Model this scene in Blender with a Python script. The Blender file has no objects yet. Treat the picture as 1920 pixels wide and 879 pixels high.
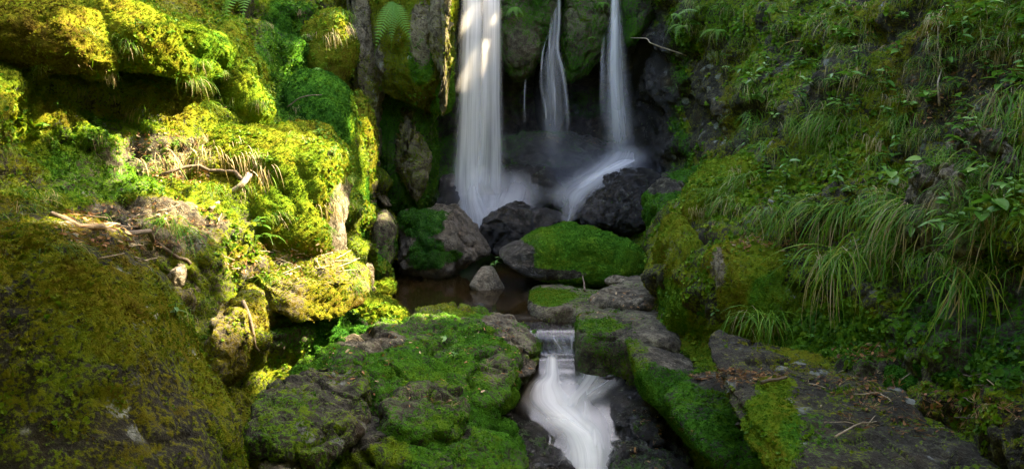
import bpy, math, random
import numpy as np
from mathutils import Vector, Matrix

# ------------------------------------------------------------------ camera, sky, sun, exposure
S = bpy.context.scene
COL = S.collection
FPX, PITCH, CAMZ = 1663.0, math.radians(8.2), 1.5
cam_d = bpy.data.cameras.new('camera'); cam = bpy.data.objects.new('camera', cam_d); COL.objects.link(cam)
cam_d.sensor_width = 36.0; cam_d.lens = 36.0 * FPX / 1920.0; cam_d.clip_end = 400.0; cam_d.clip_start = 0.05
cam.location = (0, 0, CAMZ); cam.rotation_euler = (math.radians(90) - PITCH, 0, 0)
S.camera = cam
SUN = np.array([0.67, 0.32, 0.67]); SUN /= np.linalg.norm(SUN)
el = math.asin(SUN[2]); az = math.atan2(SUN[0], SUN[1])
w = bpy.data.worlds.new('World'); S.world = w; w.use_nodes = True
nt = w.node_tree; nt.nodes.clear()
sky = nt.nodes.new('ShaderNodeTexSky'); sky.sky_type = 'NISHITA'; sky.sun_disc = False
sky.sun_elevation = el; sky.sun_rotation = az; sky.air_density = 0.7; sky.dust_density = 4.0; sky.ozone_density = 0.0
bg = nt.nodes.new('ShaderNodeBackground'); bg.inputs[1].default_value = SKY_STRENGTH = 0.15
wo = nt.nodes.new('ShaderNodeOutputWorld')
nt.links.new(sky.outputs[0], bg.inputs[0]); nt.links.new(bg.outputs[0], wo.inputs[0])
sd = bpy.data.lights.new('sun', 'SUN'); sd.energy = 3.0; sd.angle = math.radians(0.5); sd.color = (1.0, 0.86, 0.62)
so = bpy.data.objects.new('sun', sd); COL.objects.link(so)
so.rotation_euler = Vector(-SUN).to_track_quat('-Z', 'Y').to_euler()
S.view_settings.view_transform = 'Standard'; S.view_settings.look = 'None'
S.view_settings.exposure = 4.15; S.view_settings.gamma = 1.0
S.view_settings.use_white_balance = True; S.view_settings.white_balance_temperature = 7300; S.view_settings.white_balance_tint = 10
S.cycles.use_denoising = True; S.cycles.max_bounces = 6; S.cycles.transparent_max_bounces = 24
S.cycles.diffuse_bounces = 3; S.cycles.glossy_bounces = 3; S.cycles.volume_bounces = 0
S.cycles.sample_clamp_indirect = 4.0

# ------------------------------------------------------------------ helpers: pixels <-> points, noise
cp, sp = math.cos(PITCH), math.sin(PITCH)
def ray(px, py):
    px = np.asarray(px, float); py = np.asarray(py, float)
    x = (px - 960) / FPX; y = -(py - 439.5) / FPX
    return np.stack([x, cp + y * sp + 0 * x, -sp + y * cp + 0 * x], -1)
def at(px, py, Y):
    r = ray(px, py); return np.array([0, 0, CAMZ]) + r * (np.asarray(Y, float) / r[..., 1])[..., None]
def atz(px, py, z):
    r = ray(px, py); return np.array([0, 0, CAMZ]) + r * ((z - CAMZ) / r[..., 2])[..., None]
def proj(P):
    d = P - np.array([0, 0, CAMZ]); f = d[..., 1] * cp - d[..., 2] * sp; u = d[..., 1] * sp + d[..., 2] * cp
    f = np.where(np.abs(f) < 1e-6, 1e-6, f)
    return 960 + FPX * d[..., 0] / f, 439.5 - FPX * u / f, f
rng0 = np.random.default_rng(7)
PERM = np.concatenate([rng0.permutation(256)] * 3).astype(np.int64)
GR = rng0.normal(size=(256, 3)); GR /= np.linalg.norm(GR, axis=1)[:, None]; GR = GR.astype(np.float32)
def perlin(P):
    P = np.asarray(P, np.float32); i = np.floor(P).astype(np.int64); f = P - i; i &= 255
    u = f * f * f * (f * (f * 6 - 15) + 10)
    out = 0
    for dx in (0, 1):
        a = PERM[i[:, 0] + dx]; wx = u[:, 0] if dx else 1 - u[:, 0]
        for dy in (0, 1):
            b = PERM[a + i[:, 1] + dy]; wy = u[:, 1] if dy else 1 - u[:, 1]
            for dz in (0, 1):
                g = GR[PERM[b + i[:, 2] + dz]]; wz = u[:, 2] if dz else 1 - u[:, 2]
                out = out + wx * wy * wz * (g[:, 0] * (f[:, 0] - dx) + g[:, 1] * (f[:, 1] - dy) + g[:, 2] * (f[:, 2] - dz))
    return out * 1.6
def fbm(P, f=1.0, o=4, g=0.5, seed=0.0):
    P = np.asarray(P) * f + seed * 17.31 + 41.7; a = 1.0; s = 0; t = 0
    for _ in range(o):
        s = s + a * perlin(P); t += a; a *= g; P = P * 2.03 + 5.2
    return s / t
def billow(P, f, o=2, seed=0.0):
    P = np.asarray(P) * f + seed * 11.7 + 23.1; a = 1.0; s = 0; t = 0
    for _ in range(o):
        s = s + a * (np.sqrt(np.abs(perlin(P)) + 1e-4)); t += a; a *= 0.5; P = P * 2.1 + 3.3
    return s / t
def sst(a, b, x):
    t = np.clip((x - a) / (b - a), 0, 1); return t * t * (3 - 2 * t)
def cr(xs, ys, x):                       # smooth interpolation through control values (columns of ys)
    xs = np.asarray(xs, float); ys = np.asarray(ys, float); x = np.asarray(x, float)
    i = np.clip(np.searchsorted(xs, x) - 1, 0, len(xs) - 2)
    h = xs[i + 1] - xs[i]; t = np.clip((x - xs[i]) / h, 0, 1)
    m = np.zeros_like(ys)
    dl = (ys[1:] - ys[:-1]) / (xs[1:] - xs[:-1]).reshape(-1, *([1] * (ys.ndim - 1)))
    m[0], m[-1] = dl[0], dl[-1]; m[1:-1] = np.where(dl[:-1] * dl[1:] > 0, 2 * dl[:-1] * dl[1:] / np.where(np.abs(dl[:-1] + dl[1:]) < 1e-9, 1, dl[:-1] + dl[1:]), 0)
    sh = (-1,) + (1,) * (ys.ndim - 1); t = t.reshape(sh); h = h.reshape(sh)
    return ys[i] * (1 + 2 * t) * (1 - t) ** 2 + m[i] * h * t * (1 - t) ** 2 + ys[i + 1] * t * t * (3 - 2 * t) + m[i + 1] * h * t * t * (t - 1)

# ------------------------------------------------------------------ helpers: objects
def props(o, label=None, cat=None, group=None, kind=None):
    if label: o['label'] = label
    if cat: o['category'] = cat
    if group: o['group'] = group
    if kind: o['kind'] = kind
    return o
def make_mesh(name, V, F, attrs=None, uv=None, mat=None, smooth=True):
    me = bpy.data.meshes.new(name); V = np.ascontiguousarray(V, np.float32); F = np.ascontiguousarray(F, np.int32)
    k = F.shape[1]; me.vertices.add(len(V)); me.vertices.foreach_set('co', V.ravel())
    me.loops.add(F.size); me.loops.foreach_set('vertex_index', F.ravel())
    me.polygons.add(len(F)); me.polygons.foreach_set('loop_start', np.arange(0, F.size, k, dtype=np.int32))
    try: me.polygons.foreach_set('loop_total', np.full(len(F), k, np.int32))
    except Exception: pass
    me.polygons.foreach_set('use_smooth', np.full(len(F), smooth))
    for n, a in (attrs or {}).items():
        a = np.asarray(a, np.float32)
        if a.ndim == 1:
            at_ = me.attributes.new(n, 'FLOAT', 'POINT'); at_.data.foreach_set('value', a)
        else:
            at_ = me.attributes.new(n, 'FLOAT_VECTOR', 'POINT'); at_.data.foreach_set('vector', a.ravel())
    if mat: me.materials.append(mat)
    me.update(calc_edges=True); me.validate(); return me
def link(name, me, parent=None, loc=None, **kw):
    o = bpy.data.objects.new(name, me); COL.objects.link(o)
    if loc is not None: o.location = loc
    if parent is not None: o.parent = parent
    return props(o, **kw)
def empty(name, loc, **kw):
    o = bpy.data.objects.new(name, None); o.empty_display_size = 0.1; COL.objects.link(o); o.location = loc
    return props(o, **kw)
def normals(V, F):
    if F.shape[1] == 4: n = np.cross(V[F[:, 2]] - V[F[:, 0]], V[F[:, 3]] - V[F[:, 1]])
    else: n = np.cross(V[F[:, 1]] - V[F[:, 0]], V[F[:, 2]] - V[F[:, 0]])
    N = np.zeros_like(V)
    for k in range(F.shape[1]):
        for c in range(3): N[:, c] += np.bincount(F[:, k], n[:, c], len(V))
    return N / np.maximum(np.linalg.norm(N, axis=1), 1e-12)[:, None]
def tube(pts, rad, seg=6, cap=True):
    pts = np.asarray(pts, float); n = len(pts); rad = np.broadcast_to(rad, (n,))
    T = np.gradient(pts, axis=0); T /= np.maximum(np.linalg.norm(T, axis=1), 1e-9)[:, None]
    ref = np.array([0.3, 0.2, 1.0]) if abs(T[0, 2]) < 0.9 else np.array([1.0, 0.1, 0])
    V = []
    for i in range(n):
        a = np.cross(T[i], ref); a /= np.linalg.norm(a); b = np.cross(T[i], a)
        for k in range(seg):
            t = 2 * math.pi * k / seg; V.append(pts[i] + rad[i] * (math.cos(t) * a + math.sin(t) * b))
    F = [[i * seg + k, i * seg + (k + 1) % seg, (i + 1) * seg + (k + 1) % seg, (i + 1) * seg + k] for i in range(n - 1) for k in range(seg)]
    V.append(pts[0]); V.append(pts[-1]); a, b = len(V) - 2, len(V) - 1
    for k in range(seg):
        F.append([a, (k + 1) % seg, k, k]); o = (n - 1) * seg; F.append([b, o + k, o + (k + 1) % seg, o + (k + 1) % seg])
    return np.array(V), np.array(F)
def tube_mesh(name, parts, mat):
    V, F, o = [], [], 0
    for v, f in parts: V.append(v); F.append(f + o); o += len(v)
    F = np.concatenate(F); V = np.concatenate(V)
    me = bpy.data.meshes.new(name)
    me.from_pydata([tuple(map(float, v)) for v in V], [], [tuple(int(i) for i in (f if f[2] != f[3] else f[:3])) for f in F])
    me.polygons.foreach_set('use_smooth', [True] * len(me.polygons)); me.materials.append(mat); return me

SOLID = []                               # vertices and normals of everything solid, for placing things on it
def register(V, N_): SOLID.append((V, N_))
_map = {}
def build_map():
    V = np.concatenate([v for v, n in SOLID]); N_ = np.concatenate([n for v, n in SOLID]); px, py, f = proj(V)
    d = np.linalg.norm(V - [0, 0, CAMZ], axis=1); ok = (f > .2) & (px > -200) & (px < 2120) & (py > -200) & (py < 1000)
    V, N_, px, py, d = V[ok], N_[ok], px[ok], py[ok], d[ok]; W = 580; H = 300
    cell = ((py + 200) / 4).astype(int) * W + ((px + 200) / 4).astype(int)
    o = np.lexsort((d, cell)); cell = cell[o]; first = np.concatenate([[True], cell[1:] != cell[:-1]])
    idx = np.full(W * H, -1); idx[cell[first]] = o[first]
    D = np.full(W * H, 1e9); D[cell[first]] = d[o[first]]
    # a cell takes the nearest point of its neighbourhood when its own lies clearly behind (gaps between vertices)
    D2 = D.reshape(H, W); I2 = idx.reshape(H, W); bD, bI = D2.copy(), I2.copy()
    for dy in (-2, -1, 0, 1, 2):
        for dx in (-2, -1, 0, 1, 2):
            s = np.roll(np.roll(D2, dy, 0), dx, 1); si = np.roll(np.roll(I2, dy, 0), dx, 1); m = s < bD - .12; bD[m] = s[m]; bI[m] = si[m]
    _map.update(V=V, N=N_, I=bI, W=W, H=H)
def spot(px, py):
    m = _map; x = int(np.clip((px + 200) / 4, 0, m['W'] - 1)); y = int(np.clip((py + 200) / 4, 0, m['H'] - 1)); i = m['I'][y, x]
    r = 1
    while i < 0 and r < 60:
        s = m['I'][max(0, y - r):y + r + 1, max(0, x - r):x + r + 1]; s = s[s >= 0]; i = s[0] if len(s) else -1; r += 2
    return m['V'][i], m['N'][i]

# ------------------------------------------------------------------ materials
def mat(name):
    m = bpy.data.materials.new(name); m.use_nodes = True; m.node_tree.nodes.clear(); return m, m.node_tree
class NT:
    def __init__(s, t): s.t = t
    def n(s, typ, **kw):
        x = s.t.nodes.new('ShaderNode' + typ)
        for k, v in kw.items(): setattr(x, k, v)
        return x
    def l(s, a, b): s.t.links.new(a, b)
    def attr(s, name, typ='GEOMETRY'): x = s.n('Attribute', attribute_name=name, attribute_type=typ); return x.outputs['Fac']
    def noise(s, scale, detail=4, rough=.55, vec=None, dist=0):
        x = s.n('TexNoise'); x.inputs['Scale'].default_value = scale; x.inputs['Detail'].default_value = detail
        x.inputs['Roughness'].default_value = rough; x.inputs['Distortion'].default_value = dist
        if vec: s.l(vec, x.inputs['Vector'])
        return x.outputs['Fac']
    def ramp(s, fac, stops, interp='LINEAR'):
        x = s.n('ValToRGB'); e = x.color_ramp; e.interpolation = interp
        while len(e.elements) < len(stops): e.elements.new(0.5)
        for el_, (p, c) in zip(e.elements, stops):
            el_.position = p; el_.color = (*c, 1) if not np.isscalar(c) else (c, c, c, 1)
        s.l(fac, x.inputs[0]); return x.outputs[0]
    def mix(s, fac, a, b, mode='MIX'):
        x = s.n('Mix', data_type='RGBA', blend_type=mode)
        for v, i in ((fac, 0), (a, 6), (b, 7)):
            if isinstance(v, (int, float)): x.inputs[i].default_value = v if i == 0 else (v, v, v, 1)
            elif isinstance(v, tuple): x.inputs[i].default_value = (*v, 1)
            else: s.l(v, x.inputs[i])
        return x.outputs[2]
    def m(s, op, a, b=None, c=None, clamp=False):
        x = s.n('Math', operation=op, use_clamp=clamp)
        for i, v in enumerate((a, b, c)):
            if v is None: continue
            if isinstance(v, (int, float)): x.inputs[i].default_value = v
            else: s.l(v, x.inputs[i])
        return x.outputs[0]
    def mr(s, v, a, b, c=0.0, d=1.0):
        x = s.n('MapRange', interpolation_type='SMOOTHSTEP'); s.l(v, x.inputs[0])
        for i, q in enumerate((a, b, c, d)): x.inputs[i + 1].default_value = q
        return x.outputs[0]
    def objc(s): return s.n('TexCoord').outputs['Object']

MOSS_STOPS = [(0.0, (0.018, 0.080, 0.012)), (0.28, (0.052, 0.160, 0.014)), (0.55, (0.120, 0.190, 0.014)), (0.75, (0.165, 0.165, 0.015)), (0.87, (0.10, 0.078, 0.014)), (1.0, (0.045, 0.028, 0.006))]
def rock_material(name='mossy_rock'):
    m_, t = mat(name); g = NT(t); co = g.objc()
    out = g.n('OutputMaterial'); b = g.n('BsdfPrincipled'); g.l(b.outputs[0], out.inputs[0])
    moss, tint, wet, tone = g.attr('moss'), g.attr('tint'), g.attr('wet'), g.attr('tone')
    n1 = g.noise(3.0, 6, .6, co); n2 = g.noise(14, 6, .65, co); n3 = g.noise(60, 5, .7, co); n4 = g.noise(220, 3, .6, co)
    # bare rock
    rf = g.m('ADD', g.m('MULTIPLY', n2, .5), g.m('MULTIPLY', n3, .5))
    dark = g.ramp(rf, [(0.34, (.008, .006, .004)), (0.5, (.032, .029, .019)), (0.64, (.105, .098, .070))])
    pale = g.ramp(rf, [(0.34, (.045, .032, .018)), (0.48, (.15, .125, .08)), (0.64, (.42, .37, .27))])
    crk = g.n('TexNoise'); crk.inputs['Scale'].default_value = 5; crk.inputs['Detail'].default_value = 5; g.l(co, crk.inputs['Vector'])
    cr_ = g.mr(g.m('ABSOLUTE', g.m('SUBTRACT', crk.outputs['Fac'], .5)), .0, .018)
    rock = g.mix(g.mr(g.m('ADD', tone, g.m('MULTIPLY', g.m('SUBTRACT', n2, .5), 1.2)), .1, .9), dark, pale)
    rock = g.mix(g.m('MULTIPLY', g.m('SUBTRACT', 1.0, cr_), .6), rock, (.01, .008, .006))
    v = g.n('TexVoronoi'); v.inputs['Scale'].default_value = 9; g.l(co, v.inputs['Vector'])
    lich = g.m('MULTIPLY', g.mr(g.m('ADD', v.outputs['Distance'], g.m('MULTIPLY', n3, .5)), .62, .5), g.mr(n1, .52, .62))
    rock = g.mix(g.m('MULTIPLY', lich, g.attr('lichen')), rock, (.42, .46, .42))
    rust = g.mr(g.noise(5, 4, .6, co, .5), .55, .72)
    rock = g.mix(g.m('MULTIPLY', rust, .4), rock, (.085, .052, .022))
    # moss cover
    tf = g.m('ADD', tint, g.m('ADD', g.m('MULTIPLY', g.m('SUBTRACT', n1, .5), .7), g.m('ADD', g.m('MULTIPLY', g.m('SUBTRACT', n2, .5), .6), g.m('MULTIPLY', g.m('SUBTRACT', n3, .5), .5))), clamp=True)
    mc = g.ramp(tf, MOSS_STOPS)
    mc = g.mix(g.mr(n3, .62, .34, 0, .6), mc, g.mix(1.0, mc, (.45, .42, .4), 'MULTIPLY'))
    mm = g.mr(g.m('ADD', moss, g.m('ADD', g.m('MULTIPLY', g.m('SUBTRACT', n2, .5), 1.0), g.m('MULTIPLY', g.m('SUBTRACT', n3, .5), 1.6))), .38, .60)
    base = g.mix(mm, rock, mc)
    wetf = g.m('MULTIPLY', wet, g.m('SUBTRACT', 1.0, g.m('MULTIPLY', mm, .6)))
    base = g.mix(wetf, base, g.mix(1.0, base, (.22, .19, .18), 'MULTIPLY'))
    g.l(base, b.inputs['Base Color'])
    rr = g.m('SUBTRACT', .95, g.m('MULTIPLY', wetf, g.m('ADD', .70, g.m('MULTIPLY', n3, .18)))); g.l(rr, b.inputs['Roughness'])
    g.l(g.m('ADD', g.m('MULTIPLY', g.m('SUBTRACT', 1.0, mm), .3), g.m('MULTIPLY', wetf, .2)), b.inputs['Specular IOR Level'])
    h = g.m('ADD', g.m('ADD', g.m('MULTIPLY', n2, .8), g.m('MULTIPLY', cr_, .25)), g.m('ADD', g.m('MULTIPLY', n3, .6), g.m('MULTIPLY', n4, .3)))
    g.l(g.m('MULTIPLY', wetf, g.mr(n2, .46, .60, .0, .7)), b.inputs['Coat Weight']); b.inputs['Coat Roughness'].default_value = .05
    bp = g.n('Bump'); bp.inputs['Strength'].default_value = .85; bp.inputs['Distance'].default_value = .05
    g.l(h, bp.inputs['Height']); g.l(bp.outputs[0], b.inputs['Normal']); g.l(bp.outputs[0], b.inputs['Coat Normal'])
    return m_
ROCK = rock_material()

def leaf_material(name, stops, attr='tint', atype='GEOMETRY', trans=.3, rough=.55, fleck=0, spec=.3):
    m_, t = mat(name); g = NT(t); out = g.n('OutputMaterial'); b = g.n('BsdfPrincipled')
    a = g.attr(attr, atype); c = g.ramp(a, stops)
    if fleck: c = g.mix(g.mr(g.noise(fleck, 3, .6, g.objc()), .35, .65, 0, .5), c, g.mix(1.0, c, (.5, .5, .4), 'MULTIPLY'))
    g.l(c, b.inputs['Base Color']); b.inputs['Roughness'].default_value = rough; b.inputs['Specular IOR Level'].default_value = spec
    tr = g.n('BsdfTranslucent'); g.l(g.mix(1.0, c, (1.2, 1.15, .6), 'MULTIPLY'), tr.inputs[0])
    mx = g.n('MixShader'); mx.inputs[0].default_value = trans
    g.l(b.outputs[0], mx.inputs[1]); g.l(tr.outputs[0], mx.inputs[2]); g.l(mx.outputs[0], out.inputs[0]); return m_
SPRIG = leaf_material('moss_sprig', MOSS_STOPS, 'tint', 'INSTANCER', .25, .8, spec=.05)
COVER = leaf_material('ground_leaf', [(0, (.03, .10, .010)), (.4, (.095, .21, .012)), (.75, (.21, .27, .02)), (1, (.17, .11, .03))], 'tint', 'INSTANCER', .3, .6, spec=.12)
GRASS_ST = [(0.0, (.022, .095, .010)), (0.3, (.075, .20, .014)), (0.6, (.18, .29, .02)), (0.72, (.24, .26, .05)), (0.8, (.33, .26, .13)), (1.0, (.46, .38, .24))]
GRASS = leaf_material('grass_blade', GRASS_ST, trans=.35, rough=.5, spec=.12)
LEAF = leaf_material('green_leaf', [(0, (.04, .15, .02)), (.5, (.10, .27, .035)), (1, (.20, .37, .07))], trans=.3, rough=.4, fleck=40)
FERN = leaf_material('fern_leaf', [(0, (.04, .15, .015)), (1, (.13, .29, .02))], trans=.35)
LITTER = leaf_material('dead_leaf', [(0, (.05, .025, .012)), (.4, (.16, .07, .025)), (.75, (.34, .17, .06)), (1, (.45, .36, .22))], 'tint', 'INSTANCER', .15, .7)
CANOPY = leaf_material('tree_leaf', [(0, (.03, .09, .02)), (1, (.08, .18, .03))], trans=.12)
def bark_material(name, c1, c2):
    m_, t = mat(name); g = NT(t); out = g.n('OutputMaterial'); b = g.n('BsdfPrincipled'); co = g.objc()
    n = g.noise(30, 5, .65, co, .6); g.l(g.ramp(n, [(.3, c1), (.7, c2)]), b.inputs['Base Color']); b.inputs['Roughness'].default_value = .85
    bp = g.n('Bump'); bp.inputs['Strength'].default_value = .8; bp.inputs['Distance'].default_value = .01; g.l(n, bp.inputs['Height']); g.l(bp.outputs[0], b.inputs['Normal'])
    g.l(b.outputs[0], out.inputs[0]); return m_
BARK = bark_material('bark', (.05, .035, .02), (.17, .125, .08))
PALEBARK = bark_material('pale_wood', (.16, .11, .06), (.48, .40, .28))

# ------------------------------------------------------------------ geometry-node scatter (uncountable ground cover only)
LIB = bpy.data.collections.new('cover_library')
def proto(name, V, F, mt, extra=None):
    me = make_mesh(name, V, F, extra, mat=mt, smooth=False); o = bpy.data.objects.new(name, me); LIB.objects.link(o); return o
def blade_set(rng, n, L, W, lean, segs=1, curl=.3):
    V, F = [], []
    for i in range(n):
        a = rng.uniform(0, 2 * math.pi); e = rng.uniform(*lean); l = L * rng.uniform(.6, 1.1)
        d = np.array([math.cos(a) * math.sin(e), math.sin(a) * math.sin(e), math.cos(e)]); s = np.array([-math.sin(a), math.cos(a), 0])
        o = len(V); w_ = W * rng.uniform(.7, 1.2)
        V += [np.zeros(3), d * l * .5 + s * w_ + [0, 0, .05 * l], d * l * .5 - s * w_, d * l - np.array([0, 0, curl * l * math.sin(e)])]
        F += [[o, o + 1, o + 3, o + 2]]
    return np.array(V), np.array(F)
_r = np.random.default_rng(3)
P_SPRIG = [proto('moss_sprig_%d' % k, *blade_set(_r, 8, 1.0, .22, (.15, 1.45)), SPRIG) for k in range(4)]
P_COVER = [proto('cover_leaf_%d' % k, *blade_set(_r, 7, 1.0, .36, (.5, 1.5)), COVER) for k in range(3)]
P_LITTER = []
for k in range(3):
    ang = np.linspace(0, 2 * math.pi, 7)[:-1]
    v = np.stack([np.cos(ang) * 1.0, np.sin(ang) * .42, _r.uniform(-.15, .25, 6)], 1)
    P_LITTER.append(proto('fallen_leaf_%d' % k, v, np.array([[0, 1, 2, 3], [0, 3, 4, 5]]), LITTER))
P_NEEDLE = [proto('needle_%d' % k, *blade_set(_r, 3, 1.6, .035, (1.3, 1.55), curl=0), LITTER) for k in range(2)]
GROUPS = {}
def scatter_group(key, protos):
    if key in GROUPS: return GROUPS[key]
    c = bpy.data.collections.new('library_' + key)
    for p in protos: c.objects.link(p)
    g = bpy.data.node_groups.new('scatter_' + key, 'GeometryNodeTree')
    g.interface.new_socket('Geometry', in_out='INPUT', socket_type='NodeSocketGeometry')
    g.interface.new_socket('Geometry', in_out='OUTPUT', socket_type='NodeSocketGeometry')
    N, L = g.nodes, g.links
    gi, go = N.new('NodeGroupInput'), N.new('NodeGroupOutput'); ip = N.new('GeometryNodeInstanceOnPoints')
    ci = N.new('GeometryNodeCollectionInfo'); ci.inputs[0].default_value = c; ci.inputs[1].default_value = True; ci.inputs[2].default_value = True
    def na(nm, ty):
        x = N.new('GeometryNodeInputNamedAttribute'); x.data_type = ty; x.inputs[0].default_value = nm; return x.outputs[0]
    e2r = N.new('FunctionNodeEulerToRotation'); L.new(na('rot', 'FLOAT_VECTOR'), e2r.inputs[0])
    L.new(gi.outputs[0], ip.inputs['Points']); L.new(ci.outputs[0], ip.inputs['Instance']); ip.inputs['Pick Instance'].default_value = True
    L.new(na('pick', 'INT'), ip.inputs['Instance Index']); L.new(e2r.outputs[0], ip.inputs['Rotation']); L.new(na('scl', 'FLOAT'), ip.inputs['Scale'])
    L.new(ip.outputs[0], go.inputs[0]); GROUPS[key] = g; return g
def eulers(N_, rng, tilt=.35):
    n = len(N_); z = N_ + rng.normal(size=(n, 3)) * tilt; z /= np.linalg.norm(z, axis=1)[:, None]
    a = rng.normal(size=(n, 3)); x = np.cross(a, z); x /= np.maximum(np.linalg.norm(x, axis=1), 1e-6)[:, None]; y = np.cross(z, x)
    ry = np.arcsin(np.clip(-x[:, 2], -1, 1)); rx = np.arctan2(y[:, 2], z[:, 2]); rz = np.arctan2(x[:, 1], x[:, 0])
    return np.stack([rx, ry, rz], 1)
NINST = [0]
def scatter_obj(name, key, protos, P, N_, size, tint, rng, parent=None, tilt=.35, label=None, cat=None):
    n = len(P); NINST[0] += n
    if n == 0: return
    me = bpy.data.meshes.new(name); me.vertices.add(n); me.vertices.foreach_set('co', np.ascontiguousarray(P, np.float32).ravel())
    for nm, v in (('scl', size), ('tint', tint)):
        a = me.attributes.new(nm, 'FLOAT', 'POINT'); a.data.foreach_set('value', np.ascontiguousarray(np.broadcast_to(v, n), np.float32))
    a = me.attributes.new('rot', 'FLOAT_VECTOR', 'POINT'); a.data.foreach_set('vector', eulers(N_, rng, tilt).astype(np.float32).ravel())
    a = me.attributes.new('pick', 'INT', 'POINT'); a.data.foreach_set('value', rng.integers(0, len(protos), n).astype(np.int32))
    o = bpy.data.objects.new(name, me); COL.objects.link(o)
    if parent is not None: o.parent = parent
    md = o.modifiers.new('scatter', 'NODES'); md.node_group = scatter_group(key, protos)
    return props(o, label, cat, None, 'stuff')
def sample(V, F, N_, dens, rng, wt=None):
    """random points on quads; dens per m2 per face (array)"""
    a, b, c, d = (V[F[:, k]] for k in range(4))
    area = .5 * np.linalg.norm(np.cross(c - a, d - b), axis=1)
    ex = area * dens; cnt = rng.poisson(ex); idx = np.repeat(np.arange(len(F)), cnt)
    u, v = rng.random((2, len(idx), 1)); q = F[idx]
    P = (1 - u) * (1 - v) * V[q[:, 0]] + u * (1 - v) * V[q[:, 1]] + u * v * V[q[:, 2]] + (1 - u) * v * V[q[:, 3]]
    return P, N_[q[:, 0]], q[:, 0]
def view_weight(V, F, N_):
    c = V[F].mean(1); px, py, f = proj(c); n = N_[F[:, 0]]
    tc = np.array([0, 0, CAMZ]) - c; dist = np.linalg.norm(tc, axis=1); fc = (n * tc).sum(1) / dist
    w_ = (f > .3) * (px > -160) * (px < 2080) * (py > -110) * (py < 980) * sst(-.35, -.05, fc)
    return w_, dist
QUALITY = 1.0
def moss_on(o, V, F, N_, A, rng, loc=(0, 0, 0), density=1.0, size=1.0, cover=0.0, tintoff=0.0, csize=1.8):
    """V in world space; child object in the parent's local space"""
    w_, dist = view_weight(V, F, N_)
    mf = A['moss'][F].mean(1); s_ = np.clip(.0070 + .0009 * dist, .0085, .017) * size
    ff = V[F[:, 0]]
    dens = w_ * sst(.40, .60, mf + .5 * fbm(ff, 9, 2, seed=6)) * (1 + .4 * fbm(ff, 5, 2, seed=4)) * density * QUALITY * .42 / (s_ ** 2)
    P, n, i = sample(V, F, N_, dens, rng)
    if not len(P): return
    dd = np.linalg.norm(P - [0, 0, CAMZ], axis=1); s = np.clip(.0070 + .0009 * dd, .0085, .017) * size * rng.uniform(.6, 1.35, len(P))
    big = fbm(P, 2.2, 3, seed=5); t = A['tint'][i] + .30 * fbm(P, 3, 3, seed=2) + .22 * fbm(P, 14, 2, seed=3) + rng.normal(size=len(P)) * .08 + tintoff
    s *= 1 + .5 * big
    grow = n * .75 + np.array([0, -.05, .45])
    c = rng.random(len(P)) < cover * sst(-.05, .2, fbm(P, 1.7, 3, seed=8))
    L = np.array(loc)
    scatter_obj('moss', 'moss', P_SPRIG, P[~c] - L, grow[~c], s[~c], np.clip(t[~c], 0, 1), rng, o)
    if c.sum() > 0: scatter_obj('ground_cover', 'cover', P_COVER, P[c][::2] - L + .004 * n[c][::2], grow[c][::2], s[c][::2] * csize, np.clip(t[c][::2] * .75 - .02 + rng.normal(size=len(t[c][::2])) * .14, 0, .75), rng, o, .5)
# patches that the sun reaches: (px, py, radius m)
LITPX = [(110, 100, .2), (150, 60, .22), (220, 50, .25), (270, 30, .25), (330, 60, .2), (250, 190, .25), (320, 200, .25), (100, 195, .14), (480, 150, .22), (505, 220, .2), (210, 20, .2), (290, 165, .2), (160, 130, .15),
    (300, 260, .25), (350, 290, .3), (420, 270, .3), (500, 280, .35), (580, 290, .35), (620, 350, .3), (645, 420, .3), (560, 370, .25), (430, 420, .15), (350, 370, .22), (480, 490, .25), (560, 490, .3), (620, 530, .3), (660, 520, .3), (280, 330, .2), (440, 340, .2),
    (210, 420, .13), (130, 410, .13), (300, 410, .12), (700, 560, .25), (740, 590, .25), (725, 535, .2), (668, 230, .12), (684, 300, .12), (600, 100, .25), (640, 60, .25), (690, 260, .14), (690, 400, .22), (690, 460, .2), (700, 190, .25), (700, 100, .2), (700, 320, .2), (760, 120, .12), (800, 150, .15), (835, 20, .2), (828, 80, .2), (820, 140, .2), (812, 190, .2), (770, 180, .12),
    (780, 230, .16), (770, 290, .14), (790, 350, .12), (720, 400, .12), (450, 590, .18), (490, 600, .12), (345, 505, .12), (885, 30, .14, 8.92), (922, 70, .14, 8.92), (924, 110, .12, 8.92), (926, 180, .14, 8.88), (882, 190, .14, 8.88), (880, 110, .10, 8.88), (900, 370, .2, 8.9),
    (1400, 340, .2), (1350, 370, .2), (1300, 420, .2), (1400, 470, .2), (1370, 310, .2), (1150, 430, .12), (830, 580, .12), (1180, 630, .1)]
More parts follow.
